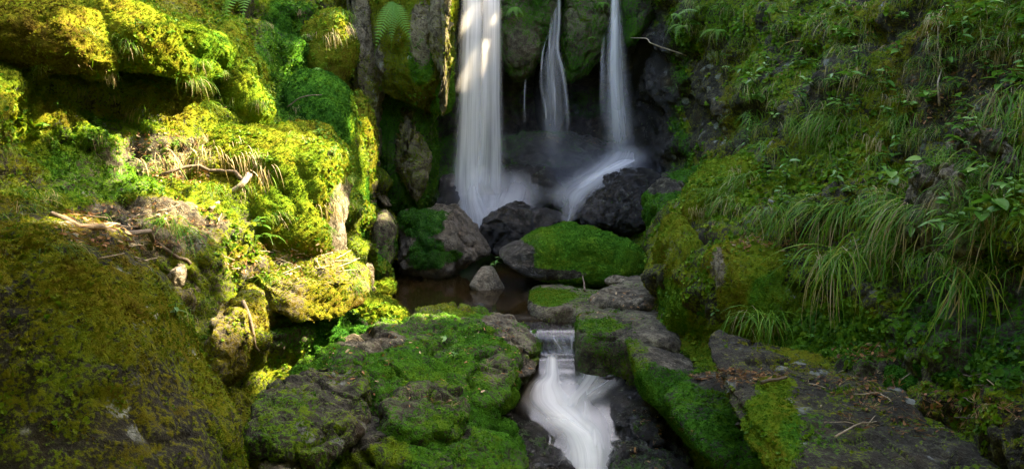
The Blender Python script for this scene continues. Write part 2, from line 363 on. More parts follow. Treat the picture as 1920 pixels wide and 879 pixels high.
# ------------------------------------------------------------------ surfaces laid through control depths (banks, cliff)
def paint(P, base, lst):
    """local patches of cover on the surface: (px, py, rx, ry, value)"""
    if not lst: return base
    px, py, f = proj(P); r = base
    for (x, y, rx, ry, v) in lst:
        d = np.sqrt(((px - x) / rx) ** 2 + ((py - y) / ry) ** 2) + .65 * fbm(P, 3.5, 5, .6, seed=x * .01)
        r = r + (v - r) * sst(1.12, .85, d)
    return r
class Sheet: pass
def sheet(name, cols, rows, D, step, disp, seed, attrs, kind='structure', label=None, cat=None):
    def axis(lo, hi, f0, f1):
        a = [np.arange(lo, f0, 14.0), np.arange(max(lo, f0), min(hi, f1), step), np.arange(f1, hi + 1, 14.0)]
        return np.unique(np.concatenate([x for x in a if len(x)] + [[lo, hi]]))
    X = axis(cols[0], cols[-1], -30, 1950); Y = axis(rows[0], rows[-1], -30, 905)
    D = np.array(D, float)                       # rows x cols
    T = cr(rows, D, Y); T = cr(cols, T.T, X).T   # len(Y) x len(X)
    gx, gy = np.meshgrid(X, Y); P = at(gx, gy, T).reshape(-1, 3)
    nx, ny = len(X), len(Y); i = np.arange(nx * ny).reshape(ny, nx)
    F = np.stack([i[1:, :-1], i[1:, 1:], i[:-1, 1:], i[:-1, :-1]], -1).reshape(-1, 4)
    N_ = normals(P, F)
    # broad forms move along a smoothed normal
    for k, (amp, f, o_, mode) in enumerate(disp):
        if mode == 'f': d = fbm(P, f, o_, seed=seed + k) * amp
        elif mode == 'b': d = (billow(P, f, o_, seed=seed + k) - .5) * amp
        elif mode == 'l':                         # ledges: terracing in height
            h = P[:, 2] * f + 1.3 * fbm(P, .8, 3, seed=seed + k); fr = h - np.floor(h); d = (sst(0, .6, fr) - fr) * amp
        elif mode == 'c': n_ = fbm(P * [1, 1, .45], f, 2, seed=seed + k); d = -amp * np.exp(-(n_ / .035) ** 2)
        P = P + N_ * d[:, None]
        if k < 3: N_ = normals(P, F)
    N_ = normals(P, F)
    A = attrs(P, N_)
    register(P, N_)
    me = make_mesh(name, P, F, A, mat=ROCK)
    o = link(name, me, kind=kind, label=label, cat=cat)
    s = Sheet(); s.o, s.V, s.F, s.N, s.A, s.X, s.Y, s.nx = o, P, F, N_, A, X, Y, nx
    def look(px, py):
        u = int(np.clip(np.searchsorted(X, px), 0, nx - 1)); v = int(np.clip(np.searchsorted(Y, py), 0, ny - 1)); j = v * nx + u
        return P[j], N_[j]
    s.look = look; return s
def std_attrs(moss=.5, mz=.25, tint=.4, wet=0, tone=.4, lichen=0, pm=(), pt=(), pw=(), po=(), seed=0):
    def f(P, N_):
        m = paint(P, moss + mz * N_[:, 2] + .45 * fbm(P, 1.6, 4, seed=seed + .5), pm)
        t = paint(P, tint + .22 * fbm(P, .9, 3, seed=seed + .9), pt)
        w_ = paint(P, np.full(len(P), float(wet)), pw); to = paint(P, tone + .35 * fbm(P, 1.3, 3, seed=seed + .2), po)
        return dict(moss=np.clip(m, 0, 1), tint=np.clip(t, 0, 1), wet=np.clip(w_, 0, 1), tone=np.clip(to, 0, 1), lichen=np.full(len(P), float(lichen)))
    return f

# ground: one sheet to the horizon, a gorge in it
gx = np.concatenate([np.linspace(-90, -14, 20), np.linspace(-13, 13, 90), np.linspace(14, 90, 20)])
gy = np.concatenate([np.linspace(-80, -9, 20), np.linspace(-8, 20, 90), np.linspace(21, 120, 26)])
GX, GY = np.meshgrid(gx, gy)
def ground_z(x, y):
    side = sst(2.6, 8.5, np.abs(x + .1 * np.sin(y * .4))) * 4.9; back = sst(11.2, 13.5, y) * 4.4
    z = -1.3 + np.maximum(np.maximum(side, back), sst(-2.5, -8.5, y) * 7.5)   # unseen slope added behind the viewer to hold back low sky light
    return z + .25 * fbm(np.stack([x, y, x * 0], -1).reshape(-1, 3), .35, 4).reshape(np.shape(x)) * sst(2, 6, np.abs(x) + np.maximum(0, y - 9))
P = np.stack([GX, GY, ground_z(GX, GY)], -1).reshape(-1, 3); i = np.arange(len(P)).reshape(GX.shape)
F = np.stack([i[:-1, :-1], i[:-1, 1:], i[1:, 1:], i[1:, :-1]], -1).reshape(-1, 4)
link('ground', make_mesh('ground', P, F, std_attrs(.35, .1, .6, 0, .15)(P, normals(P, F)), mat=ROCK), kind='structure')

RCOLS = [1170, 1215, 1240, 1300, 1360, 1420, 1500, 1650, 1800, 2000, 2400]
RROWS = [-210, -100, 0, 100, 200, 300, 360, 430, 460, 600, 690, 760, 900, 1100]
RD = [[11.6, 11.1, 10.6, 10.0, 9.6, 9.1, 8.5, 7.5, 6.5, 5.6, 4.6],
      [11, 10.3, 9.8, 9.0, 8.6, 8.2, 7.6, 6.6, 5.8, 5, 4],
      [10.8, 10.1, 9.4, 8.6, 8.1, 7.7, 7.0, 6.1, 5.3, 4.5, 3.6],
      [10.8, 10.0, 9.5, 8.9, 8.2, 7.3, 6.6, 5.7, 5.0, 4.3, 3.4],
      [10.8, 9.9, 9.5, 9.0, 8.1, 6.9, 6.1, 5.4, 4.8, 4.1, 3.2],
      [10.5, 9.8, 9.4, 8.8, 7.5, 6.3, 5.7, 5.1, 4.5, 3.9, 3.0],
      [10, 9.5, 9.0, 7.6, 6.4, 5.9, 5.5, 4.9, 4.3, 3.7, 2.9],
      [9.5, 9.0, 7.8, 6.2, 5.8, 5.5, 5.2, 4.6, 4.0, 3.5, 2.8],
      [9, 8, 6.6, 5.9, 5.5, 5.3, 5.1, 4.5, 3.9, 3.4, 2.7],
      [8.5, 7.5, 6.1, 5.6, 5.25, 5.0, 4.85, 4.35, 3.8, 3.3, 2.6],
      [8, 7, 6.0, 5.4, 5.0, 4.75, 4.5, 4.1, 3.6, 3.1, 2.5],
      [7.5, 6.5, 5.8, 5.2, 4.8, 4.5, 4.2, 3.8, 3.4, 3.0, 2.4],
      [6.5, 6, 5.4, 4.9, 4.5, 4.2, 3.9, 3.5, 3.2, 2.8, 2.3],
      [5.5, 5.2, 5.0, 4.6, 4.3, 4.0, 3.7, 3.3, 3.0, 2.7, 2.2]]
right = sheet('right_bank', RCOLS, RROWS, RD, 3.5,
    [(.20, 1.0, 3, 'f'), (.26, 1.6, 1, 'l'), (.12, 2.6, 2, 'b'), (.045, 8, 2, 'b'), (.022, 20, 3, 'f')], 11,
    std_attrs(.44, .10, .57, .0, .05, .5, seed=3,
        pm=[(1400, 650, 130, 50, .8), (1205, 200, 55, 190, .12), (1320, 190, 35, 100, .3), (1560, 620, 90, 60, .75), (1800, 180, 130, 110, .36), (1860, 560, 120, 90, .45), (1600, 700, 200, 25, .3)],
        pt=[(1310, 60, 90, 60, .45), (1260, 230, 45, 170, .22), (1340, 200, 60, 110, .66), (1340, 380, 120, 80, .6), (1300, 530, 90, 120, .60), (1420, 380, 90, 60, .55), (1850, 600, 140, 120, .12), (1600, 650, 160, 70, .3), (1800, 160, 160, 120, .75)],
        pw=[(1200, 200, 60, 220, .9)]))

LCOLS = [-500, -150, 0, 150, 300, 450, 560, 640, 690, 730, 780]
LROWS = [-500, -100, 0, 100, 200, 300, 380, 460, 540, 620, 720, 900, 1100]
LD = [[5, 6.5, 7, 7.8, 8.5, 9, 9.5, 10, 10.5, 11, 11],
      [4.2, 5, 5.8, 6.6, 7.4, 8, 8.5, 8.9, 9.3, 9.9, 10.8],
      [4, 4.8, 5.5, 6.2, 7.0, 7.7, 8.2, 8.7, 9.1, 9.7, 10.7],
      [3.8, 4.6, 5.2, 5.8, 6.4, 7.1, 7.9, 8.6, 9.1, 9.6, 10.6],
      [3.6, 4.4, 4.9, 5.5, 6.0, 6.6, 7.5, 8.3, 9.0, 9.5, 10.4],
      [3.5, 4.3, 4.7, 5.2, 5.6, 6.0, 6.4, 7.2, 8.4, 9.1, 10.2],
      [3.4, 4.1, 4.5, 4.9, 5.2, 5.6, 6.1, 6.8, 8.0, 8.8, 10],
      [3.3, 3.9, 4.3, 4.6, 4.9, 5.3, 5.8, 6.4, 7.6, 8.5, 9.7],
      [3.2, 3.8, 4.1, 4.4, 4.7, 5.0, 5.4, 6.0, 6.9, 8.0, 9.2],
      [3.1, 3.7, 4.0, 4.3, 4.6, 4.8, 5.2, 5.7, 6.4, 7.4, 8.6],
      [3, 3.6, 3.9, 4.2, 4.4, 4.7, 5.0, 5.4, 6.1, 6.9, 8],
      [2.8, 3.3, 3.6, 3.9, 4.1, 4.4, 4.7, 5.1, 5.7, 6.4, 7.5],
      [2.6, 3.1, 3.4, 3.6, 3.9, 4.1, 4.4, 4.8, 5.3, 6.0, 7.0]]
left = sheet('left_bank', LCOLS, LROWS, LD, 3.5,
    [(.18, 1.0, 3, 'f'), (.30, 1.9, 1, 'l'), (.12, 2.4, 2, 'b'), (.04, 8, 2, 'b'), (.02, 20, 3, 'f')], 31,
    std_attrs(.58, .12, .60, 0, .45, .4, seed=7,
        pm=[(250, 430, 190, 55, .30), (300, 290, 100, 35, .38), (60, 450, 80, 30, .4), (430, 650, 90, 90, .55), (560, 510, 120, 40, .4), (560, 90, 60, 40, .7)],
        pt=[(200, 300, 120, 80, .35), (420, 430, 60, 60, .6), (540, 110, 60, 120, .25), (600, 620, 90, 50, .25), (700, 100, 60, 150, .75)]))

CC = [640, 700, 780, 850, 940, 1050, 1130, 1200, 1300]
CR_ = [-220, -110, 0, 120, 170, 250, 300, 340, 400, 450, 520, 620]
CD = [[11.2, 11.2, 11.1, 11, 11, 11, 11, 11, 11],
      [10.6, 10.5, 10.5, 10.5, 10.5, 10.5, 10.5, 10.5, 10.5],
      [10, 10.1, 10.2, 10.3, 10.3, 10.3, 10.3, 10.3, 10.3],
      [10, 10.1, 10.3, 10.5, 10.6, 10.6, 10.6, 10.6, 10.4],
      [10, 10.1, 10.5, 11.0, 11.2, 11.2, 11.2, 11.0, 10.5],
      [10, 10.0, 10.5, 11.1, 11.2, 11.2, 11.1, 10.8, 10.4],
      [9.8, 9.9, 10.3, 10.7, 10.7, 10.7, 10.6, 10.4, 10.2],
      [9.6, 9.7, 10, 10.2, 10.2, 10.2, 10.2, 10.1, 10],
      [9.4, 9.4, 9.6, 9.7, 9.6, 9.6, 9.6, 9.6, 9.6],
      [9.2, 9.1, 9.2, 9.2, 9.1, 9.1, 9.1, 9.1, 9.2],
      [9, 8.7, 8.6, 8.6, 8.6, 8.6, 8.6, 8.6, 8.7],
      [8.6, 8.2, 8.0, 8.0, 8.0, 8.0, 8.0, 8.0, 8.2]]
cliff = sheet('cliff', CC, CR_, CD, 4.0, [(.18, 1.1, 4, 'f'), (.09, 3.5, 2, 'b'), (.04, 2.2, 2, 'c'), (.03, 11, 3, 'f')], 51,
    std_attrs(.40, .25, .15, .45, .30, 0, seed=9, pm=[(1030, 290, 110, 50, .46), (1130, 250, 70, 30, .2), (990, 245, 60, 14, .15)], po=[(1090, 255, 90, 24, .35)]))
for s_, r_, c_, z_ in ((right, 101, .8, 2.4), (left, 102, .6, 1.9), (cliff, 103, 0, 1)):
    moss_on(s_.o, s_.V, s_.F, s_.N, s_.A, np.random.default_rng(r_), cover=c_, density=1.0 if s_ is not cliff else .6, csize=z_)

# ------------------------------------------------------------------ rocks: closed bodies from a silhouette with its own depth
_cs = {}
def cube_sphere(n):
    if n in _cs: return _cs[n]
    t = np.tan(np.linspace(-1, 1, n + 1) * math.pi / 4); a, b = np.meshgrid(t, t); a, b = a.ravel(), b.ravel(); o = np.ones_like(a)
    fs = [(a, b, o), (-a, b, -o), (o, b, -a), (-o, b, a), (a, o, -b), (a, -o, b)]
    V = np.concatenate([np.stack(f, 1) for f in fs]); V /= np.linalg.norm(V, axis=1)[:, None]
    i = np.arange((n + 1) ** 2).reshape(n + 1, n + 1); q = np.stack([i[:-1, :-1], i[:-1, 1:], i[1:, 1:], i[1:, :-1]], -1).reshape(-1, 4)
    F = np.concatenate([q + k * (n + 1) ** 2 for k in range(6)])
    _, inv0, inv = np.unique(np.round(V, 5), axis=0, return_index=True, return_inverse=True)
    _cs[n] = (V[inv0], inv.ravel()[F]); return _cs[n]
ROCKS = {}
def closed_outline(pts, n=240):
    pts = np.asarray(pts, float); k = len(pts); t = np.linspace(0, k, n, endpoint=False); i = t.astype(int); f = (t - i)[:, None]
    p0, p1, p2, p3 = pts[(i - 1) % k], pts[i % k], pts[(i + 1) % k], pts[(i + 2) % k]
    return p1 + .5 * f * ((p2 - p0) + f * (2 * p0 - 5 * p1 + 4 * p2 - p3 + f * (3 * p1 - p0 - 3 * p2 + p3)))
def rock(name, label, cat, outline, Y, depth, p=2.5, lean=0.0, side=0.0, cuts=5, cutq=.9, disp=((.05, 2.2, 3, 'f'), (.03, 6, 2, 'b'), (.012, 20, 3, 'f')),
         attrs=None, seed=0, flat=None, res=1.0, group=None, sprigs=1.0, cover=0.0, parent=None, msize=1.0):
    """outline in pixels at depth Y (upright) or, with flat=z, on the level z (a slab of thickness depth)"""
    rng = np.random.default_rng(1000 + seed); ol = closed_outline(outline)
    if flat is None: W = at(ol[:, 0], ol[:, 1], Y); c = .5 * (W.max(0) + W.min(0)); a, b, ax = 0, 2, 1
    else: W = atz(ol[:, 0], ol[:, 1], flat); c = .5 * (W.max(0) + W.min(0)); a, b, ax = 0, 1, 2
    rel = W - c; th = np.arctan2(rel[:, b], rel[:, a]); R = np.hypot(rel[:, a], rel[:, b]); o_ = np.argsort(th)
    ext = np.array([np.ptp(W[:, a]), np.ptp(W[:, b])]); dist = np.linalg.norm(c - [0, 0, CAMZ])
    n = int(np.clip(res * max(ext.max(), depth) / dist * FPX / 4.8, 12, 68))
    U, F = cube_sphere(n); wv = U[:, ax]; r = np.hypot(U[:, a], U[:, b]); k = (r ** p + np.abs(wv) ** p) ** (-1 / p)
    ang = np.arctan2(U[:, b], U[:, a]); Rr = np.interp(ang, th[o_], R[o_], period=2 * math.pi)
    V = np.zeros_like(U); V[:, a] = Rr * np.cos(ang) * r * k; V[:, b] = Rr * np.sin(ang) * r * k; V[:, ax] = wv * k * depth / 2
    if flat is not None: V[:, 2] -= depth / 2
    for _ in range(cuts):
        nn = rng.normal(size=3); nn /= np.linalg.norm(nn); q = V @ nn; d = np.quantile(q, rng.uniform(cutq, .985)); V = V - nn * (np.maximum(0, q - d) * .85)[:, None]
    V[:, 1] += lean * V[:, 2]
    if flat is not None: V[:, 2] += side * V[:, 0]
    V = V + c
    if flat is None:                       # keep the silhouette where the outline puts it
        for _ in range(4):
            px, py, f = proj(V); m0, m1 = px.min(), px.max(); q0, q1 = py.min(), py.max(); o0, o1 = ol.min(0), ol.max(0)
            sx, sz = (o1[0] - o0[0]) / (m1 - m0), (o1[1] - o0[1]) / (q1 - q0)
            V[:, 0] = c[0] + (V[:, 0] - c[0]) * sx + ((o0[0] + o1[0]) - (m0 + m1)) / 2 * c[1] / FPX
            V[:, 2] = c[2] + (V[:, 2] - c[2]) * sz - ((o0[1] + o1[1]) - (q0 + q1)) / 2 * c[1] / FPX
    N_ = normals(V, F)
    if (N_ * (V - c)).sum() < 0: F = F[:, ::-1].copy(); N_ = -N_
    sc = min(1.0, max(.25, ext.min() / .8))
    for j, (amp, f, oo, mode) in enumerate(disp):
        if mode == 'f': d = fbm(V, f, oo, seed=seed + j) * amp * (sc if j == 0 else 1)
        elif mode == 'b': d = (billow(V, f, oo, seed=seed + j) - .5) * amp
        elif mode == 'r': d = -(1 - billow(V, f, oo, seed=seed + j)) * amp
        elif mode == 'c': nn_ = fbm(V, f, 2, seed=seed + j); d = -amp * np.exp(-(nn_ / .04) ** 2)
        elif mode == 'l': h = V[:, 2] * f + .25 * V[:, 0] * f + 1.1 * fbm(V, 1.2, 3, seed=seed + j); fr = h - np.floor(h); d = (sst(0, .45, fr) - fr) * amp   # layered shelves
        elif mode == 'g': d = -amp * np.exp(-(fbm(V * [1, 1, .12], f, 2, seed=seed + j) / .08) ** 2)   # upright grooves
        V = V + N_ * d[:, None]
        if j < 2: N_ = normals(V, F)
    N_ = normals(V, F); A = (attrs or std_attrs(seed=seed))(V, N_)
    base = np.array([c[0], c[1], V[:, 2].min()])
    o = link(name, make_mesh(name, V - base, F, A, mat=ROCK), parent, tuple(base), label=label, cat=cat, group=group)
    if sprigs: moss_on(o, V, F, N_, A, np.random.default_rng(seed + 500), loc=base, density=sprigs, cover=cover, size=msize)
    register(V, N_)
    ROCKS[name + str(seed)] = (o, V, F, N_, A); return o
# ------------------------------------------------------------------ every rock of the place
A_ = std_attrs
SOFT = ((.15, 1.3, 3, 'f'), (.09, 2.8, 2, 'b'), (.025, 8, 2, 'b'), (.012, 22, 3, 'f'))
LEDGE = ((.09, 1.3, 3, 'f'), (.10, 5.0, 1, 'l'), (.06, 4, 2, 'b'), (.05, 2.6, 2, 'c'), (.03, 12, 4, 'f'))
SLAB = ((.03, 2, 3, 'f'), (.02, 5, 2, 'b'), (.02, 2.5, 2, 'c'), (.010, 20, 3, 'f'))
MOUND = ((.10, 1.3, 3, 'f'), (.16, 2.2, 2, 'b'), (.06, 6, 2, 'b'), (.04, 2.6, 2, 'c'), (.018, 20, 3, 'f'))
HARD = ((.08, 1.8, 4, 'f'), (.06, 4.5, 3, 'f'), (.035, 2.6, 2, 'c'), (.04, 13, 4, 'f'))
# pool boulders
rock('boulder', 'grey wet boulder, green moss on its left side, at the back of the pool', 'boulder',
     [(745, 428), (765, 402), (800, 388), (835, 385), (862, 398), (890, 430), (913, 462), (905, 490), (870, 505), (850, 520), (825, 524), (770, 508), (748, 480)], 8.05, .75, 2.6, .35, disp=HARD, seed=1, cutq=.8,
     attrs=A_(.05, .1, .15, .75, .85, pm=[(790, 420, 48, 36, .8), (800, 475, 38, 32, .75), (845, 480, 25, 15, .7)], seed=1))
rock('boulder', 'dark purple-black wet boulder in the middle below the main waterfall', 'boulder',
     [(894, 430), (915, 400), (945, 384), (985, 382), (1020, 392), (1052, 402), (1064, 420), (1045, 450), (1000, 470), (960, 480), (925, 475), (900, 455)], 8.5, .8, 2.4, .3, disp=HARD, seed=2, cutq=.85, attrs=A_(.0, .0, .1, 1, -.05, seed=2))
rock('boulder', 'broad bright green mossy boulder, its left end bare and brown, behind the pool', 'boulder',
     [(938, 500), (950, 470), (990, 446), (1040, 424), (1085, 416), (1150, 427), (1200, 436), (1216, 455), (1213, 495), (1190, 520), (1130, 535), (1080, 537), (1010, 528), (955, 520)], 7.55, .9, 4, .3, disp=((.06, 1.8, 3, 'f'), (.06, 3, 2, 'b'), (.02, 9, 2, 'b'), (.010, 24, 3, 'f')), seed=3, cutq=.8,
     attrs=A_(.85, .1, .33, .0, .1, pm=[(955, 490, 45, 50, .05), (1040, 515, 60, 12, .2)], pt=[(1000, 440, 40, 25, .35)], pw=[(960, 490, 60, 60, .8)], seed=3), msize=.8)
rock('boulder', 'large black wet boulder with water sliding over it, right of the falls', 'boulder',
     [(1068, 405), (1090, 372), (1125, 340), (1170, 318), (1210, 312), (1250, 330), (1250, 370), (1232, 415), (1190, 440), (1130, 440), (1080, 430)], 8.75, .9, 2.4, .4, disp=HARD, seed=4, attrs=A_(.0, .1, .2, 1, -.3, seed=4))
rock('boulder', 'dark wet rounded boulder left of the foot of the main waterfall', 'boulder', [(818, 355), (828, 334), (850, 330), (872, 348), (874, 395), (850, 420), (820, 410)], 8.95, .5, 2.6, .1, disp=HARD, seed=5, attrs=A_(.1, .1, .15, .9, -.2, seed=5))
rock('stone', 'small pointed grey stone standing up out of the pool', 'stone', [(880, 540), (896, 520), (917, 499), (922, 501), (936, 520), (948, 542), (930, 558), (896, 558)], 7.3, .3, 2.0, .2, disp=((.02, 3, 2, 'f'), (.008, 18, 3, 'f')), cuts=8, seed=6, cutq=.7, attrs=A_(0, 0, .2, .35, .75, seed=6))
for k, (ol, Y, dp, lab, wv) in enumerate([
    ([(930, 330), (965, 305), (1010, 318), (1045, 345), (1055, 372), (1010, 390), (950, 388), (925, 365)], 9.3, .8, 'dark wet rock under the veil of spray right of the main waterfall', 1),
    ([(985, 320), (1015, 312), (1045, 335), (1052, 362), (1020, 372), (990, 355)], 9.15, .5, 'brown-black wet rock leaning in the spray behind the purple boulder', 1),
    ([(1035, 372), (1044, 366), (1053, 372), (1054, 385), (1045, 390), (1036, 386)], 8.85, .15, 'small round dark stone caught in the rapid between the boulders', 1),
    ([(1055, 395), (1070, 380), (1100, 372), (1118, 388), (1105, 412), (1075, 418)], 8.7, .5, 'low wet rock in the rapid left of the large black boulder', 1),
    ([(930, 262), (1000, 250), (1070, 255), (1110, 268), (1150, 262), (1185, 285), (1160, 320), (1080, 335), (980, 322), (935, 300)], 10.1, 1.2, 'mossy dark rock shelf at the foot of the cavern', .6)]):
    rock('wet_rock', lab, 'rock', ol, Y, dp, 2.5, .4, disp=HARD, seed=10 + k, attrs=A_(.1 if k < 4 else .28, .15, .12, wv, -.2, seed=10 + k))
# slabs and stones of the right shore
rock('rock_slab', 'flat grey-brown rock slab reaching into the pool with a mossy notch', 'slab',
     [(990, 532), (1012, 521), (1080, 530), (1160, 545), (1240, 560), (1300, 590), (1262, 628), (1160, 618), (1088, 612), (1074, 580), (1030, 578), (996, 566)], 0, .55, 7, flat=.09, cuts=1, cutq=.96, disp=((.03, 2, 3, 'f'), (.02, 5, 2, 'b'), (.018, 2.5, 2, 'c'), (.006, 25, 3, 'f')), seed=20,
     attrs=A_(.30, .0, .35, .15, .45, pm=[(1033, 555, 44, 16, .9), (1010, 530, 40, 8, .2), (1120, 610, 60, 14, .62)], seed=20), msize=.7)
rock('rock_slab', 'smaller pale slab leaning behind the flat slab at the pool edge', 'slab', [(1105, 548), (1140, 532), (1195, 512), (1245, 508), (1255, 548), (1190, 560)], 0, .4, 6, flat=.17, side=.05, cuts=2, disp=SLAB, seed=21, attrs=A_(.15, .0, .4, .1, .55, seed=21))
rock('stone', 'small rounded pale stone in front of the broad mossy boulder', 'stone', [(1133, 530), (1140, 519), (1160, 516), (1180, 521), (1184, 532), (1160, 537), (1140, 536)], 7.0, .22, 2.4, seed=22, attrs=A_(.1, 0, .4, 0, .7, seed=22))
rock('stone', 'blue-grey angular stone wedged against the mossy outcrop', 'stone', [(1189, 548), (1194, 530), (1220, 530), (1238, 536), (1238, 558), (1205, 560)], 6.75, .28, 4, seed=23, cutq=.75, attrs=A_(.0, 0, .3, .4, .45, seed=23))
rock('wet_rock', 'low dark rock with a rusty mossy lump beside the lip of the cascade', 'rock', [(1096, 636), (1112, 624), (1160, 618), (1178, 632), (1178, 668), (1140, 672), (1100, 668)], 5.85, .5, 3.5, .2, disp=HARD, seed=24, attrs=A_(.15, .1, .45, .7, .25, pm=[(1162, 648, 22, 20, .8)], seed=24))
rock('mossy_block', 'long mossy rock block with a flat bare top right of the cascade', 'rock',
     [(1162, 640), (1170, 618), (1200, 617), (1260, 635), (1320, 660), (1352, 700), (1350, 770), (1320, 830), (1285, 850), (1255, 805), (1220, 745), (1180, 690)], 5.25, 1.1, 4, .55, disp=((.05, 2, 3, 'f'), (.03, 4, 2, 'b'), (.012, 22, 3, 'f')), seed=25, cuts=3, cutq=.93,
     attrs=A_(.85, -.25, .30, .1, .35, pm=[(1275, 660, 55, 32, .12)], pt=[(1190, 650, 50, 50, .42)], seed=25), msize=.8)
rock('mossy_block', 'mossy block with a dark flat top strewn with twigs, beside the large right boulder', 'rock',
     [(1245, 745), (1262, 716), (1330, 700), (1400, 690), (1480, 690), (1530, 720), (1500, 800), (1440, 880), (1330, 900), (1290, 850), (1256, 800)], 4.55, 1.1, 4.5, .8, disp=((.06, 1.5, 3, 'f'), (.05, 3.5, 2, 'b'), (.015, 18, 3, 'f')), seed=26, cuts=3, cutq=.93,
     attrs=A_(.62, .0, .28, .0, .3, pm=[(1370, 712, 85, 20, .1)], pt=[(1300, 830, 60, 60, .15)], seed=26))
rock('boulder', 'huge dark boulder in the lower right corner, mossy left face, dead leaves on top', 'boulder',
     [(1392, 850), (1402, 790), (1440, 735), (1490, 700), (1540, 690), (1640, 705), (1760, 745), (1880, 775), (2050, 800), (2200, 880), (2150, 1100), (1400, 1100)], 3.35, 2.2, 3.4, 1.3, disp=((.07, 1.3, 3, 'f'), (.05, 3, 2, 'b'), (.03, 2.6, 2, 'c'), (.015, 18, 3, 'f')), seed=27, cuts=3, cutq=.92,
     attrs=A_(.44, -.12, .56, .0, -.15, .5, pm=[(1450, 800, 55, 90, .85)], pt=[(1420, 780, 30, 70, .45), (1520, 820, 60, 50, .3)], seed=27), cover=.1)
# wet bed rocks right and left of the cascade
for k, (ol, z, th, lab, at_) in enumerate([
    ([(1150, 700), (1200, 690), (1245, 750), (1240, 790), (1170, 775), (1140, 740)], -.26, .35, 'dark wet ledge below the long mossy block', (.15, .3)),
    ([(1130, 790), (1190, 765), (1280, 800), (1320, 880), (1300, 960), (1160, 960), (1140, 880)], -.38, .5, 'wet rock with green algae at the bottom right of the white water', (.42, .2)),
    ([(1100, 670), (1160, 665), (1190, 690), (1160, 712), (1110, 700)], -.20, .3, 'small dark step under the cascade lip', (.05, .2)),
    ([(850, 740), (920, 735), (985, 745), (1050, 800), (1090, 860), (1020, 880), (930, 850), (860, 800)], -.36, .5, 'smooth brown wet slab between the mossy ledge and the white water', (.12, .2)),
    ([(900, 830), (980, 825), (1060, 850), (1060, 880), (980, 890), (920, 880)], -.44, .35, 'low glistening wet rock at the bottom left of the white water', (.1, .15))]):
    rock('stream_rock', lab, 'rock', ol, 0, th, 3.5, flat=z, cuts=3, disp=HARD, seed=30 + k, attrs=A_(at_[0], .1, .2, .95, at_[1] - .35, seed=30 + k), sprigs=.5)
# the ledge of mossy rocks left of the stream
rock('mossy_ledge', 'mossy ledge with grey bare patches sloping down to the lip of the cascade', 'rock',
     [(748, 640), (766, 604), (795, 580), (835, 578), (880, 588), (928, 606), (970, 630), (998, 660), (1000, 704), (965, 718), (900, 725), (830, 720), (760, 690)], 5.75, 1.1, 3, .9, disp=LEDGE, sprigs=.45, seed=40, attrs=A_(.54, .10, .30, .15, .5, pm=[(960, 640, 45, 30, .30), (940, 600, 40, 14, .25), (985, 700, 20, 25, .1)], pt=[(830, 585, 60, 22, .55)], seed=40), msize=.8)
rock('mossy_ledge', 'broad mossy rock mound with dark bare crests in the middle of the left shore', 'rock',
     [(560, 700), (620, 650), (690, 615), (770, 600), (850, 640), (920, 670), (955, 700), (958, 740), (900, 760), (820, 790), (720, 780), (620, 760)], 5.05, 1.2, 2.8, .9, disp=LEDGE, sprigs=.45, seed=41, attrs=A_(.55, .05, .28, .0, .4, pm=[(700, 640, 60, 22, .2), (930, 690, 25, 30, .4)], seed=41), msize=.8)
rock('mossy_ledge', 'rounded bright green mossy lump below the bare crests beside the stream', 'rock', [(850, 705), (880, 688), (920, 690), (948, 710), (955, 740), (930, 762), (880, 755), (850, 735)], 4.95, .45, 2.6, .3, disp=LEDGE, sprigs=.45, seed=42, attrs=A_(.85, .1, .28, 0, .2, seed=42), msize=.8)
rock('mossy_ledge', 'big mossy boulder running down to the bottom edge left of the white water', 'rock',
     [(600, 800), (640, 745), (720, 715), (800, 735), (870, 770), (925, 825), (962, 890), (960, 980), (850, 1030), (650, 1030), (590, 900)], 4.25, 1.2, 2.8, .7, disp=LEDGE, sprigs=.45, seed=43, attrs=A_(.62, .05, .28, .0, .3, pm=[(740, 740, 50, 25, .15), (670, 800, 50, 40, .25), (850, 810, 30, 16, .25)], pt=[(700, 850, 70, 40, .55)], seed=43))
rock('rock', 'cracked bare grey rock with thin moss left of the mossy ledge', 'rock', [(462, 790), (485, 720), (520, 698), (570, 700), (630, 715), (680, 745), (690, 810), (640, 850), (560, 860), (480, 840)], 4.2, .9, 4, .6, disp=((.06, 1.8, 4, 'f'), (.11, 6.0, 1, 'l'), (.03, 4, 2, 'b'), (.06, 2.8, 2, 'c'), (.03, 14, 4, 'f')), cutq=.75, seed=44, attrs=A_(.42, .0, .40, .0, .2, .3, seed=44), sprigs=.8)
rock('rock', 'low grey rock with a smooth pale top at the bottom edge, left of the stream', 'rock', [(462, 860), (485, 832), (530, 824), (575, 832), (605, 860), (620, 960), (560, 1000), (470, 1000)], 3.7, .7, 3, .4, disp=HARD, seed=45, attrs=A_(.30, .05, .3, .0, .5, seed=45))
rock('rock', 'dark shaded mossy hump under the sunlit ledge', 'rock', [(515, 640), (550, 598), (620, 590), (690, 605), (720, 640), (700, 690), (620, 710), (540, 700)], 5.45, .8, 2.6, .4, disp=MOUND, seed=46, attrs=A_(.62, .1, .15, 0, .2, seed=46), cover=.5)
